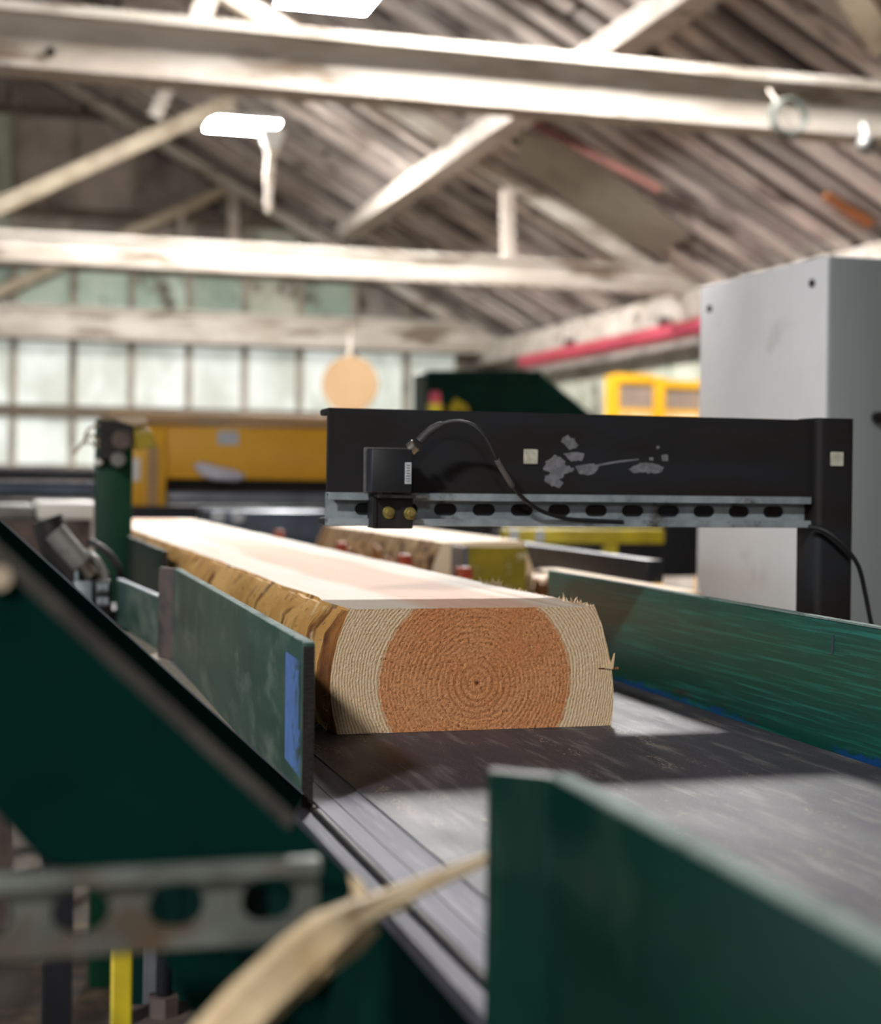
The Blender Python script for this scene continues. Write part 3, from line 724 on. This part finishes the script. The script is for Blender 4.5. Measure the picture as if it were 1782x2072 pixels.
# torn fibres along the sawn edges
b = B()
def fibre(p, d, l, w):
    d = Vector(d).normalized(); s = d.cross(Vector((rr.uniform(-1, 1), rr.uniform(-1, 1), rr.uniform(-1, 1)))).normalized() * w
    p = Vector(p); m_ = p + d * l * .5 + Vector((rr.uniform(-1, 1), rr.uniform(-1, 1), rr.uniform(-1, 1))) * l * .12
    tip = p + d * l + Vector((rr.uniform(-1, 1), rr.uniform(-1, 1), rr.uniform(-1, 1))) * l * .25
    b.face([p - s, p + s, m_ + s * .8, m_ - s * .8]); b.face([m_ - s * .8, m_ + s * .8, tip])
xl, xr = prof[0][0], prof[1][0]
for i in range(170):
    fibre((rr.uniform(xl, xr), YL + .001, .1395), (rr.uniform(-.4, .4), -.4, rr.uniform(.2, 1)), rr.uniform(.001, .0032), .0004)
    fibre((rr.uniform(xl, xr + .02), YL + .001, .001), (rr.uniform(-.4, .4), -.5, rr.uniform(.0, .3)), rr.uniform(.001, .003), .0004)
for i in range(150):
    y_ = YL + .55 * rr.random() ** 1.5
    fibre((xr - rr.uniform(0, .006), y_, .139), (rr.uniform(-.3, .8), rr.uniform(-.7, .7), rr.uniform(.3, 1)), rr.uniform(.002, .006), .0007)
for i in range(30):
    y_ = YL + rr.choice([.06, .08, .36, .38]) + rr.uniform(-.02, .02)
    fibre((xr - rr.uniform(0, .008), y_, .138), (rr.uniform(-.5, .8), rr.uniform(-.6, .6), rr.uniform(.5, 1.2)), rr.uniform(.007, .015), .0016)
for i in range(40):
    zz = rr.uniform(.005, .06)
    fibre((prof[8][0] - .008, YL + rr.uniform(0, .05), zz), (rr.uniform(-.8, .1), -.6, rr.uniform(-.6, .3)), rr.uniform(.006, .02), .0006)
b.build('torn_fibre', 'sawn2', t, kind='stuff')
# splinter and split at the right side of the end
p = pY(1232, 1345, YL)
B().poly([p + Vector((-.006, -.002, -.004)), p + Vector((.004, -.003, -.005)), p + Vector((.0045, -.007, .014)), p + Vector((.002, -.004, .003))], (0, .004, 0)).build('splinter', 'blade', t, smooth=False)
B().poly([p + Vector((-.013, -.0006, -.005)), p + Vector((.012, -.0006, -.0055)), p + Vector((.012, -.0006, -.003)), p + Vector((-.013, -.0006, -.0035))], (0, .003, 0)).build('dark_split', 'barkedge', t, smooth=False)  # thin dark strip drawn as the shade inside the split

# ================================================================== BLACK BEAM WITH SENSOR
YBm = 1.93
def xq(px, py=950): return pY(px, py, YBm).x
def zq(py, px=1150): return pY(px, py, YBm).z
bx0 = pY(662, 950, YBm).x; bx1 = pY(1636, 950, YBm).x; bz0 = .226; bz1 = .373
t = thing('steel_gantry', 'black steel channel beam on a square post reaching over the belt', 'beam', (1.1, 1.95, FLOOR))
beam = B().box(bx0, bx1, YBm, YBm + .007, bz0, bz1).bevel(.001, 1).build('beam_web', 'black_steel', t)
B().box(bx0, bx1, YBm + .0065, YBm + .05, bz1 - .009, bz1).bevel(.002, 1).build('flange', 'black_steel', t)
B().box(bx0, bx1, YBm + .0065, YBm + .05, bz0, bz0 + .009).bevel(.002, 1).build('flange', 'black_steel', t)
pf = 1.905; px0 = pY(1652, 950, pf).x; px1 = pY(1731, 950, pf).x; pw = px1 - px0
b = B().poly([(px0, pf, FLOOR + .01), (px1, pf, FLOOR + .01), (px1, pf + .06, FLOOR + .01), (px0, pf + .06, FLOOR + .01)], (0, 0, bz1 + .002 - FLOOR - .01))
bmesh.ops.recalc_face_normals(b.bm, faces=b.bm.faces[:])
es = [e for e in b.bm.edges if abs(e.verts[0].co.z - e.verts[1].co.z) > .5]
bmesh.ops.bevel(b.bm, geom=es, offset=.011, segments=5, affect='EDGES', profile=.5)
b.build('post', 'black_steel', t)
B().box(px0 - .05, px1 + .05, pf - .04, pf + .1, FLOOR, FLOOR + .012).build('base_plate', 'black_steel', t)
B().box(bx1 - .001, px0 + .004, YBm, YBm + .03, bz0 - .0, bz1 - .004).build('weld_seam', 'rust', t)
for cx_, cy_, dY in ((1073, 924, YBm), (1692, 929, pf)):
    p = pY(cx_, cy_, dY); s = .0095
    B().box(p.x - s, p.x + s, dY - .0025, dY + .0002, p.z - s, p.z + s).bevel(.0006, 1).build('reflector', 'reflector', t, label='small square cream reflector')
# grey chalky scuffs on the web
def scuff(pts, j=3, n=3, thick=.0005):
    rs = random.Random(len(pts) * 31 + int(pts[0][0])); out = []
    for i, (x, y_) in enumerate(pts):
        x2, y2 = pts[(i + 1) % len(pts)]
        for k in range(n):
            f_ = k / n; out.append(pY(x + (x2 - x) * f_ + rs.uniform(-j, j), y_ + (y2 - y_) * f_ + rs.uniform(-j, j), YBm))
    bb = B(); bb.poly(out, (0, -thick, 0)); bb.build('scuff_mark', 'scuff', beam, smooth=False)
scuff([(1134, 893), (1148, 880), (1166, 892), (1170, 904), (1152, 908)])
scuff([(1140, 917), (1182, 916), (1176, 932), (1160, 934), (1150, 930)], 2)
scuff([(1105, 935), (1122, 921), (1140, 930), (1146, 942), (1160, 946), (1158, 954), (1142, 960), (1132, 968), (1140, 978), (1128, 986), (1108, 980), (1100, 968), (1112, 958), (1100, 950)])
scuff([(1162, 944), (1200, 938), (1212, 943), (1206, 955), (1190, 963), (1172, 958)], 1.5)
scuff([(1205, 940), (1250, 932), (1292, 928), (1292, 931), (1250, 936), (1206, 944)], .5, 2)
scuff([(1270, 950), (1290, 938), (1308, 936), (1326, 938), (1344, 946), (1338, 954), (1318, 958), (1300, 955), (1280, 957)], 2)
scuff([(1338, 920), (1350, 920), (1351, 932), (1340, 934)], 1.5, 2)
scuff([(1313, 925), (1322, 925), (1321, 932), (1314, 932)], 1, 2)
scuff([(1328, 902), (1335, 902), (1333, 908), (1328, 908)], 1, 1)

# slotted strut on the beam: open side to the camera
def strut(name, x0, x1, yb, z0, z1, pitch, sl, sh, xs, mat, parent, lipw, dep, lab=None):
    """channel along X: back wall at y=yb with round-ended slots, lips towards -Y"""
    b = B(); bm = b.bm; zc = (z0 + z1) / 2; n = 6; th = .0022
    cents = []; x = xs
    while x < x1 - sl / 2: 
        if x - sl / 2 > x0: cents.append(x)
        x += pitch
    edges = [x0] + [(a_ + c_) / 2 for a_, c_ in zip(cents, cents[1:])] + [x1]
    for i, cx_ in enumerate(cents):
        a_, e_ = edges[i], edges[i + 1]; r = sh / 2; hl = sl / 2 - r
        hole = [(cx_ + hl + r * math.cos(q), zc + r * math.sin(q)) for q in [math.pi / 2 - math.pi * k / n for k in range(n + 1)]]
        hole += [(cx_ - hl - r * math.cos(q), zc - r * math.sin(q)) for q in [math.pi / 2 - math.pi * k / n for k in range(n + 1)]]
        m_ = len(hole)
        def outer(k):
            x_, z_ = hole[k]
            if k == 0: return (cx_ + hl, z1)
            if k < n // 2: return (e_, z1) if k == n // 2 - 1 and False else (cx_ + hl + (e_ - cx_ - hl) * k / (n / 2), z1)
            if k == n // 2: return (e_, zc)
            if k <= n: return (cx_ + hl + (e_ - cx_ - hl) * (n - k) / (n / 2), z0)
            k2 = k - n - 1
            if k2 == 0: return (cx_ - hl, z0)
            if k2 < n // 2: return (cx_ - hl + (a_ - cx_ + hl) * k2 / (n / 2), z0)
            if k2 == n // 2: return (a_, zc)
            return (cx_ - hl + (a_ - cx_ + hl) * (n - k2) / (n / 2), z1)
        ring = []
        for k in range(m_): ring.append((hole[k], outer(k)))
        for yy in (yb, yb + th):
            V = [(bm.verts.new((h[0], yy, h[1])), bm.verts.new((o_[0], yy, o_[1]))) for h, o_ in ring]
            for k in range(m_):
                k2 = (k + 1) % m_; bm.faces.new((V[k][0], V[k][1], V[k2][1], V[k2][0]))
            cn = {}
            for sx, kk in ((e_, n // 2), (a_, n + 1 + n // 2)):
                up_ = (kk - 1) % m_; dn = (kk + 1) % m_
                if sx == e_:
                    bm.faces.new((V[up_][1], bm.verts.new((e_, yy, z1)), V[kk][1])); bm.faces.new((V[kk][1], bm.verts.new((e_, yy, z0)), V[dn][1]))
                else:
                    bm.faces.new((V[up_][1], bm.verts.new((a_, yy, z0)), V[kk][1])); bm.faces.new((V[kk][1], bm.verts.new((a_, yy, z1)), V[dn][1]))
            if yy == yb: V0 = V
        for k in range(m_):
            k2 = (k + 1) % m_; bm.faces.new((V0[k][0], V0[k2][0], V[k2][0], V[k][0]))
    back = b.build('slotted_wall', mat, parent, smooth=False)
    for s_, zz in ((1, z1), (-1, z0)):
        q = [(yb + th, zz), (yb - dep, zz), (yb - dep, zz - s_ * lipw), (yb - dep + .002, zz - s_ * lipw), (yb - dep + .002, zz - s_ * .002), (yb + th, zz - s_ * .002)]
        B().poly([(x0, y_, z_) for y_, z_ in q], (x1 - x0, 0, 0)).bevel(.0007, 1).build('side_lip', mat, parent, smooth=False)
    return back
sz1 = pY(1150, 1001, YBm - .02).z; sz0 = pY(1150, 1066, YBm - .02).z
t = thing('slotted_strut', 'galvanised slotted strut bolted along the foot of the black beam', 'strut', ((bx0 + bx1) / 2, YBm, sz0))
def xs_(px): return pY(px, 1035, YBm - .003).x
pit = (xs_(1495) - xs_(901)) / 8
strut('strut', pY(664, 1035, YBm - .02).x, pY(1640, 1035, YBm - .02).x, YBm - .0025, sz0, sz1, pit, pit * .60, .0155, xs_(901) - 3 * pit, 'galv', t, .0095, .0195)

# sensor, bracket, connector and cable
Ys = YBm - .065
def sx(px, py=950, Y=Ys): return pY(px, py, Y).x
def szz(py, px=790, Y=Ys): return pY(px, py, Y).z
t = thing('sensor_box', 'black square sensor with a white side label clamped on the strut', 'sensor', (sx(790), Ys, szz(1000)))
body = B().box(sx(752), sx(834), Ys, Ys + .03, szz(997), szz(908)).bevel(.002, 2).build('housing', 'black', t)
B().box(sx(748), sx(835), Ys + .030, Ys + .034, szz(999), szz(905)).bevel(.001, 1).build('highlight_plate', 'sleeve', t)  # plate in lighter grey, its rim draws the highlight along the housing edges
lb_ = B().box(sx(819), sx(832), Ys - .0006, Ys + .0002, szz(979), szz(935)).bevel(.0002, 1).build('label', 'white_label', body, smooth=False)
for i in range(7):
    z_ = szz(941 + i * 5.4)
    B().box(sx(822), sx(829), Ys - .0009, Ys - .0005, z_ - .0007, z_ + .0005).build('label_print', 'sleeve', t if False else body, smooth=False)
bk = B().box(sx(770), sx(848), Ys - .004 + .03, Ys + .0445, szz(1070, Y=Ys + .03), szz(1006, Y=Ys + .03)).bevel(.0012, 1).build('clamp_block', 'black_metal', t)
B().box(sx(764), sx(771), Ys + .022, Ys + .05, szz(1070), szz(1006)).build('clamp_side', 'black_metal', t)
for px, py in ((786, 1037), (829, 1039)):
    p = pY(px, py, Ys + .026)
    h_ = B().cyl(p + Vector((0, .003, 0)), p + Vector((0, -.003, 0)), .0078, n=20).bevel(.001, 1).build('bolt', 'brass', bk)
    B().cyl(p + Vector((0, -.002, 0)), p + Vector((0, -.007, 0)), .0042, n=6).build('bolt_head', 'brass', t if False else bk)
B().box(sx(772), sx(875), Ys + .012, Ys + .05, szz(1008), szz(1002)).build('shelf_plate', 'sleeve', t)
B().box(sx(775), sx(795), Ys + .005, Ys + .03, szz(1006), szz(996)).build('neck', 'black_metal', t)
# connector + cable
c0 = pY(824, 915, Ys + .012); c1 = pY(843, 899, Ys + .005)
d_ = (c1 - c0).normalized()
con = B().cyl(c0, c0 + d_ * .006, .0045, n=16).cyl(c0 + d_ * .005, c1 - d_ * .0008, .0085, n=18).bevel(.0008, 1).build('connector', 'nickel', t)
kn = [(848, 894, -.06), (872, 870, -.062), (900, 857, -.066), (930, 853, -.072), (960, 863, -.08), (985, 890, -.085), (1005, 930, -.085), (1025, 965, -.078), (1050, 1000, -.062), (1080, 1025, -.048), (1110, 1040, -.036), (1150, 1050, -.028), (1200, 1053, -.024), (1260, 1056, -.0225)]
pts = [pY(x, y_, YBm + dy) for x, y_, dy in kn]
def smooth(P, n=6):
    out = []
    for i in range(len(P) - 1):
        a = P[max(i - 1, 0)]; b = P[i]; c = P[i + 1]; d = P[min(i + 2, len(P) - 1)]
        for k in range(n):
            u = k / n
            out.append(.5 * ((2 * b) + (c - a) * u + (2 * a - 5 * b + 4 * c - d) * u * u + (3 * b - a - 3 * c + d) * u ** 3))
    return out + [P[-1]]
cp = smooth(pts)
t = thing('sensor_cable', 'black cable arching from the sensor down onto the slotted strut', 'cable', cp[-1])
B().tube(cp, .0026, 12).build('cable', 'rubber', t)
B().tube(cp[:12], [.0058] * 4 + [.0052] * 4 + [.0046] * 3 + [.0034], 14).build('strain_relief', 'relief', t)
i0 = min(range(len(cp)), key=lambda i: (cp[i] - pY(1005, 932, YBm - .085)).length); i1 = min(range(len(cp)), key=lambda i: (cp[i] - pY(1038, 984, YBm - .07)).length)
B().tube(cp[i0:i1 + 1], .0036, 12).build('sleeve', 'sleeve', t)
kn = [(1636, 1066, pf - .004), (1665, 1072, pf - .02), (1695, 1092, pf - .03), (1720, 1120, pf - .03), (1738, 1150, pf - .025), (1750, 1200, pf - .01), (1762, 1260, pf + .0), (1780, 1330, pf + .02)]
ce = pY(1780, 1330, pf + .02)
cp2 = smooth([pY(x, y_, Y) for x, y_, Y in kn] + [ce + Vector((.02, .01, -.25)), Vector((ce.x + .03, ce.y + .02, FLOOR + .25)), Vector((ce.x + .05, ce.y + .05, FLOOR + .004))])
o = B().tube(cp2, .0032, 10).build('post_cable', 'rubber'); o['label'] = 'black cable hanging from the strut end across the black post'; o['category'] = 'cable'

# ================================================================== LEFT SIDE MACHINE PARTS
Yp = 3.88
t = thing('green_post', 'dark green upright post with black clamp left of the timber', 'post', (.315, Yp, FLOOR))
gx0, gx1 = pY(194, 1000, Yp).x, pY(268, 1000, Yp).x; gz = pY(230, 850, Yp).z
B().box(gx0, gx1, Yp, Yp + .07, FLOOR, gz).bevel(.004, 2).build('upright', 'green_post', t)
def gp(px, py, Y=Yp - .02): return pY(px, py, Y)
B().poly([gp(200, 850), gp(268, 858), gp(268, 900), gp(225, 930), gp(200, 932)], (0, -.025, 0)).bevel(.003, 1).build('clamp', 'black_metal', t)
p = gp(238, 930, Yp - .05); B().cyl(p + Vector((0, .04, 0)), p + Vector((0, -.01, 0)), .017, n=16).build('clamp_knob', 'greyalu', t)
p = gp(245, 890, Yp - .05); B().cyl(p + Vector((0, .02, 0)), p + Vector((0, -.01, 0)), .022, n=16).build('clamp_knob', 'rust', t)
p = gp(200, 935, Yp - .02); B().ball(p, .009).build('grease_nipple', 'white', t)
B().poly([gp(268, 855, Yp - .01), gp(300, 868, Yp - .01), gp(318, 905, Yp - .01), gp(270, 912, Yp - .01)], (0, -.03, 0)).bevel(.004, 1).build('guard_flap', 'olive', t)
B().poly([gp(215, 846, Yp - .01), gp(290, 846, Yp - .01), gp(300, 858, Yp - .01), gp(268, 864, Yp - .01)], (0, -.05, 0)).bevel(.003, 1).build('top_cap', 'timber_tan', t)
for ps in ([(200, 860), (180, 868), (172, 885), (176, 900)], [(200, 896), (185, 880), (168, 895), (150, 918)], [(200, 905), (190, 900), (182, 893)]):
    B().tube(smooth([gp(x, y_, Yp) for x, y_ in ps], 4), .004, 6).build('loose_wire', 'timber_tan', t)

# gripper arm unit with cylinder
Yk = 3.15
def kp(px, py, Y=Yk): return pY(px, py, Y)
t = thing('gripper_unit', 'grey pneumatic gripper unit with cylinder and valve boxes beside the guides', 'machine', (kp(150, 1300).x, Yk, FLOOR))
B().tube([kp(95, 1050), kp(120, 1120), kp(165, 1185), kp(175, 1230)], [.03, .036, .034, .03], 14).build('arm', 'black_metal', t)
B().cyl(kp(110, 1075, Yk - .03), kp(165, 1140, Yk - .03), .022, n=18).build('cylinder', 'greyalu', t)
B().cyl(kp(150, 1120, Yk - .035), kp(185, 1165, Yk - .035), .012, n=12).build('piston_rod', 'nickel', t)
a, b_ = kp(180, 1120), kp(222, 1190)
B().poly([kp(172, 1110), kp(200, 1125), kp(222, 1160), kp(222, 1180), kp(190, 1178)], (0, .05, 0)).bevel(.004, 1).build('bracket', 'greyalu', t)
bx = B().box(kp(146, 1200).x, kp(182, 1200).x, Yk - .06, Yk - .01, kp(160, 1240).z, kp(160, 1172).z).bevel(.003, 2).build('valve_box', 'galv', t)
B().box(kp(148, 1200).x, kp(154, 1200).x, Yk - .055, Yk - .045, kp(150, 1175).z, kp(150, 1152).z).build('fitting', 'galv', bx)
vb = B().box(kp(188, 1200).x, kp(222, 1200).x, Yk - .05, Yk, kp(200, 1240).z, kp(200, 1172).z).bevel(.003, 2).build('valve_block', 'black_metal', t)
for py in (1190, 1218):
    B().cyl(kp(196, py, Yk - .055), kp(218, py, Yk - .055), .010, n=12).build('port', 'galv', vb)
B().box(kp(60, 1200).x, kp(250, 1200).x, Yk + .01, Yk + .2, -.2, kp(200, 1236).z).build('base_block', 'darksteel', t)
B().box(kp(100, 1200).x, kp(160, 1200).x, Yk + .05, Yk + .15, FLOOR, -.19).build('pedestal', 'darksteel', t)
B().tube(smooth([kp(180, 1095, Yk), kp(200, 1105, Yk - .01), kp(228, 1130, Yk - .01), kp(245, 1170, Yk), kp(246, 1240, Yk + .05)]), .007, 10).build('air_hose', 'darksteel', t)
# pale plank stack at far left behind the wedge
t = blob_log('rough_timber', 'pale timber at the far left edge behind the dark chute', -.75, .02, 4.4, 4.75, -.25, .17, 9)
B().box(-.8, .1, 4.45, 4.7, FLOOR, -.25).build('bearer_block', 'rust').__setitem__('label', 'dark bearer block under the pale timber at far left')
bpy.data.objects['bearer_block']['category'] = 'block'
t = thing('bright_table', 'grey machine table with white covers left of the green post', 'table', (.0, 5.0, FLOOR))
z0_, z1_ = pY(130, 1052, 5.0).z, pY(130, 1016, 5.0).z
B().box(pY(75, 1030, 5.0).x, pY(200, 1030, 5.0).x, 5.0, 5.4, z0_, z1_).bevel(.01, 2).build('cover', 'white', t)
B().box(-.8, pY(70, 1030, 5.0).x, 5.02, 5.4, z0_, z1_ - .01).bevel(.01, 2).build('cover', 'greyalu', t)
B().box(-.8, .33, 4.98, 5.42, z0_ - .12, z0_ + .001).build('table_bed', 'rust', t)
for xx in (-.75, .25): B().box(xx, xx + .06, 5.1, 5.16, FLOOR, z0_ - .115).build('leg', 'darksteel', t)

# ================================================================== FOREGROUND CHUTE
Yn = .74; Yfar = 1.345
t = thing('chute', 'large dark green inclined chute in the left foreground', 'chute', (pY(300, 1700, Yn).x, 1.0, FLOOR))
near = [(-80, 1032), (592, 1648), (705, 1765), (716, 1800), (640, 1812), (95, 1752), (40, 1700), (-80, 1560)]
B().poly([pY(*p, Yn) for p in near], (0, .008, 0)).bevel(.002, 1).build('front_plate', 'chute', t)
a0, a1 = pY(-80, 1032, Yn), pY(600, 1655, Yn); f0, f1 = pY(-80, 980, Yfar), pY(612, 1607, Yfar)
B().poly([a0, a1, f1, f0], (-.004, 0, -.004)).build('slide_plate', 'slide', t, smooth=False)
wd = Vector((.0, 0, -.012))
B().poly([a0 + Vector((0, -.0015, .0005)), a1 + Vector((0, -.0015, .0005)), a1 + Vector((-.004, -.0015, -.005)), a0 + Vector((-.004, -.0015, -.005))], (0, .004, 0)).build('worn_lip', 'lip', t, smooth=False)
B().bar(f0 + Vector((0, -.001, .0004)), f1 + Vector((0, -.001, .0004)), .0016, .0016).build('bright_edge', 'greysteel', t)
p = pY(-2, 1168, Yn); B().cyl(p + Vector((0, .003, 0)), p + Vector((0, -.006, 0)), .0055, n=14).build('bolt', 'timber_tan', t)
# back leg carrying the chute
B().box(-.13, -.07, 1.2, 1.26, FLOOR, .3).build('leg', 'green_dark', t)
B().bar((-.1, .748, .05), (-.1, 1.2, .05), .03, .03).build('brace', 'green_dark', t)
q = [pY(*p, .80) for p in ((330, 1930), (700, 1900), (640, 2120), (420, 2120))]
B().poly(q, (0, .008, 0)).build('lower_plate', 'chute', t, smooth=False)
B().bar(pY(500, 1790, .79), pY(500, 1920, .79), .02, .012, (0, 1, 0)).build('strap', 'green_dark', t)

# foreground slotted strut
Yq = .735
zz1, zz0 = pY(330, 1760, Yq - .03).z, pY(330, 1945, Yq - .03).z
x1_ = pY(646, 1850, Yq - .02).x; pit = (pY(548, 1843, Yq - .0225).x - pY(165, 1845, Yq - .0225).x) / 2
t = thing('slotted_strut', 'dusty blurred slotted strut in the lower left foreground', 'strut', (0, Yq, zz0))
strut('strut', pY(548, 1843, Yq).x - 5.5 * pit, x1_, Yq - .0165, zz0 + .002, zz1 - .001, pit, pit * .62, .0195, pY(548, 1843, Yq - .0225).x - 5 * pit, 'galv_dust', t, .0075, .0065)
B().box(-.12, -.08, Yq - .002, Yq + .012, zz0 - .2, zz0 + .02).build('hanger', 'galv_dust', t)

# yellow post, threaded rod, foot
def lp(px, py, Y=1.25): return pY(px, py, Y)
o = B().box(lp(225, 2000).x, lp(268, 2000).x, 1.25, 1.262, FLOOR, lp(240, 1900).z).bevel(.002, 1).build('marker_post', 'yellow2'); o['label'] = 'yellow flat post below the foreground strut'; o['category'] = 'post'
t = thing('levelling_foot', 'steel levelling foot with threaded rod and nut at the bottom left', 'levelling foot', (lp(337, 2060).x, 1.27, FLOOR))
x_, zt_, zb_ = lp(337, 2000).x, lp(337, 1900).z, lp(337, 2060).z
b = B(); n = 90
prof_ = [( .0066 if i % 2 else .0052) for i in range(n)]
b.tube([(x_, 1.27, zb_ - .02 + (zt_ - zb_ + .02) * i / (n - 1)) for i in range(n)], prof_, 12).build('threaded_rod', 'darksteel', t)
B().cyl((x_, 1.27, zb_ - .004), (x_, 1.27, zb_ + .012), .0125, n=6).build('nut', 'rust', t, smooth=False)
B().box(x_ - .035, x_ + .03, 1.24, 1.3, zb_ - .014, zb_ - .004).build('foot_plate', 'rust', t, smooth=False)
B().cyl((x_, 1.27, FLOOR), (x_, 1.27, zb_ - .012), .02, n=16).build('foot_stem', 'darksteel', t)
o = B().box(lp(294, 2000, 1.3).x, lp(322, 2000, 1.3).x, 1.31, 1.32, FLOOR, lp(300, 1900, 1.3).z).build('support_strip', 'greysteel'); o['label'] = 'grey steel strip standing behind the threaded rod'; o['category'] = 'strip'

# ================================================================== BROKEN SPLINTER
t = thing('wood_splinter', 'long pale torn wood splinter lying across the lower foreground', 'splinter', pd(700, 1850, .74))
def ribbon(pts, name, mt):
    b = B(); rings = []
    P = [pd(x, y_, d) for x, y_, d, w, h in pts]
    for i, (x, y_, d, w, h) in enumerate(pts):
        tt = (P[min(i + 1, len(P) - 1)] - P[max(i - 1, 0)]).normalized()
        vd = (P[i] - O).normalized(); sd = tt.cross(vd).normalized(); nn_ = sd.cross(tt).normalized()
        ww = w / F * d / 2; hh_ = h / F * d / 2
        rings.append([b.bm.verts.new(P[i] + sd * ww * u + nn_ * hh_ * v) for u, v in ((-1, -.2), (-.6, -1), (.1, -.7), (.7, -1), (1, .1), (.5, 1), (-.4, .8))])
    for A, C in zip(rings, rings[1:]):
        for k in range(7): b.bm.faces.new((A[k], A[(k + 1) % 7], C[(k + 1) % 7], C[k]))
    b.bm.faces.new(rings[0]); b.bm.faces.new(rings[-1][::-1])
    return b.build(name, mt, t)
ribbon([(1020, 1722, .84, 22, 14), (960, 1748, .82, 26, 18), (900, 1772, .8, 32, 20), (830, 1802, .78, 40, 24), (760, 1834, .765, 52, 28), (705, 1860, .732, 70, 40), (660, 1892, .708, 100, 44), (610, 1936, .70, 110, 50), (560, 1982, .675, 112, 50), (500, 2040, .66, 116, 50), (440, 2110, .645, 120, 50), (380, 2180, .635, 120, 50)], 'shaft', 'blade')
ribbon([(600, 1990, .685, 60, 30), (660, 1945, .705, 50, 26), (720, 1910, .735, 40, 24), (760, 1880, .755, 16, 12)], 'torn_strip', 'blade')
ribbon([(705, 1850, .752, 40, 20), (728, 1815, .757, 34, 20), (722, 1790, .76, 22, 14), (708, 1772, .76, 6, 6)], 'torn_strip', 'blade')
ribbon([(770, 1840, .768, 30, 16), (800, 1838, .775, 22, 12), (830, 1832, .78, 6, 6)], 'torn_strip', 'blade')
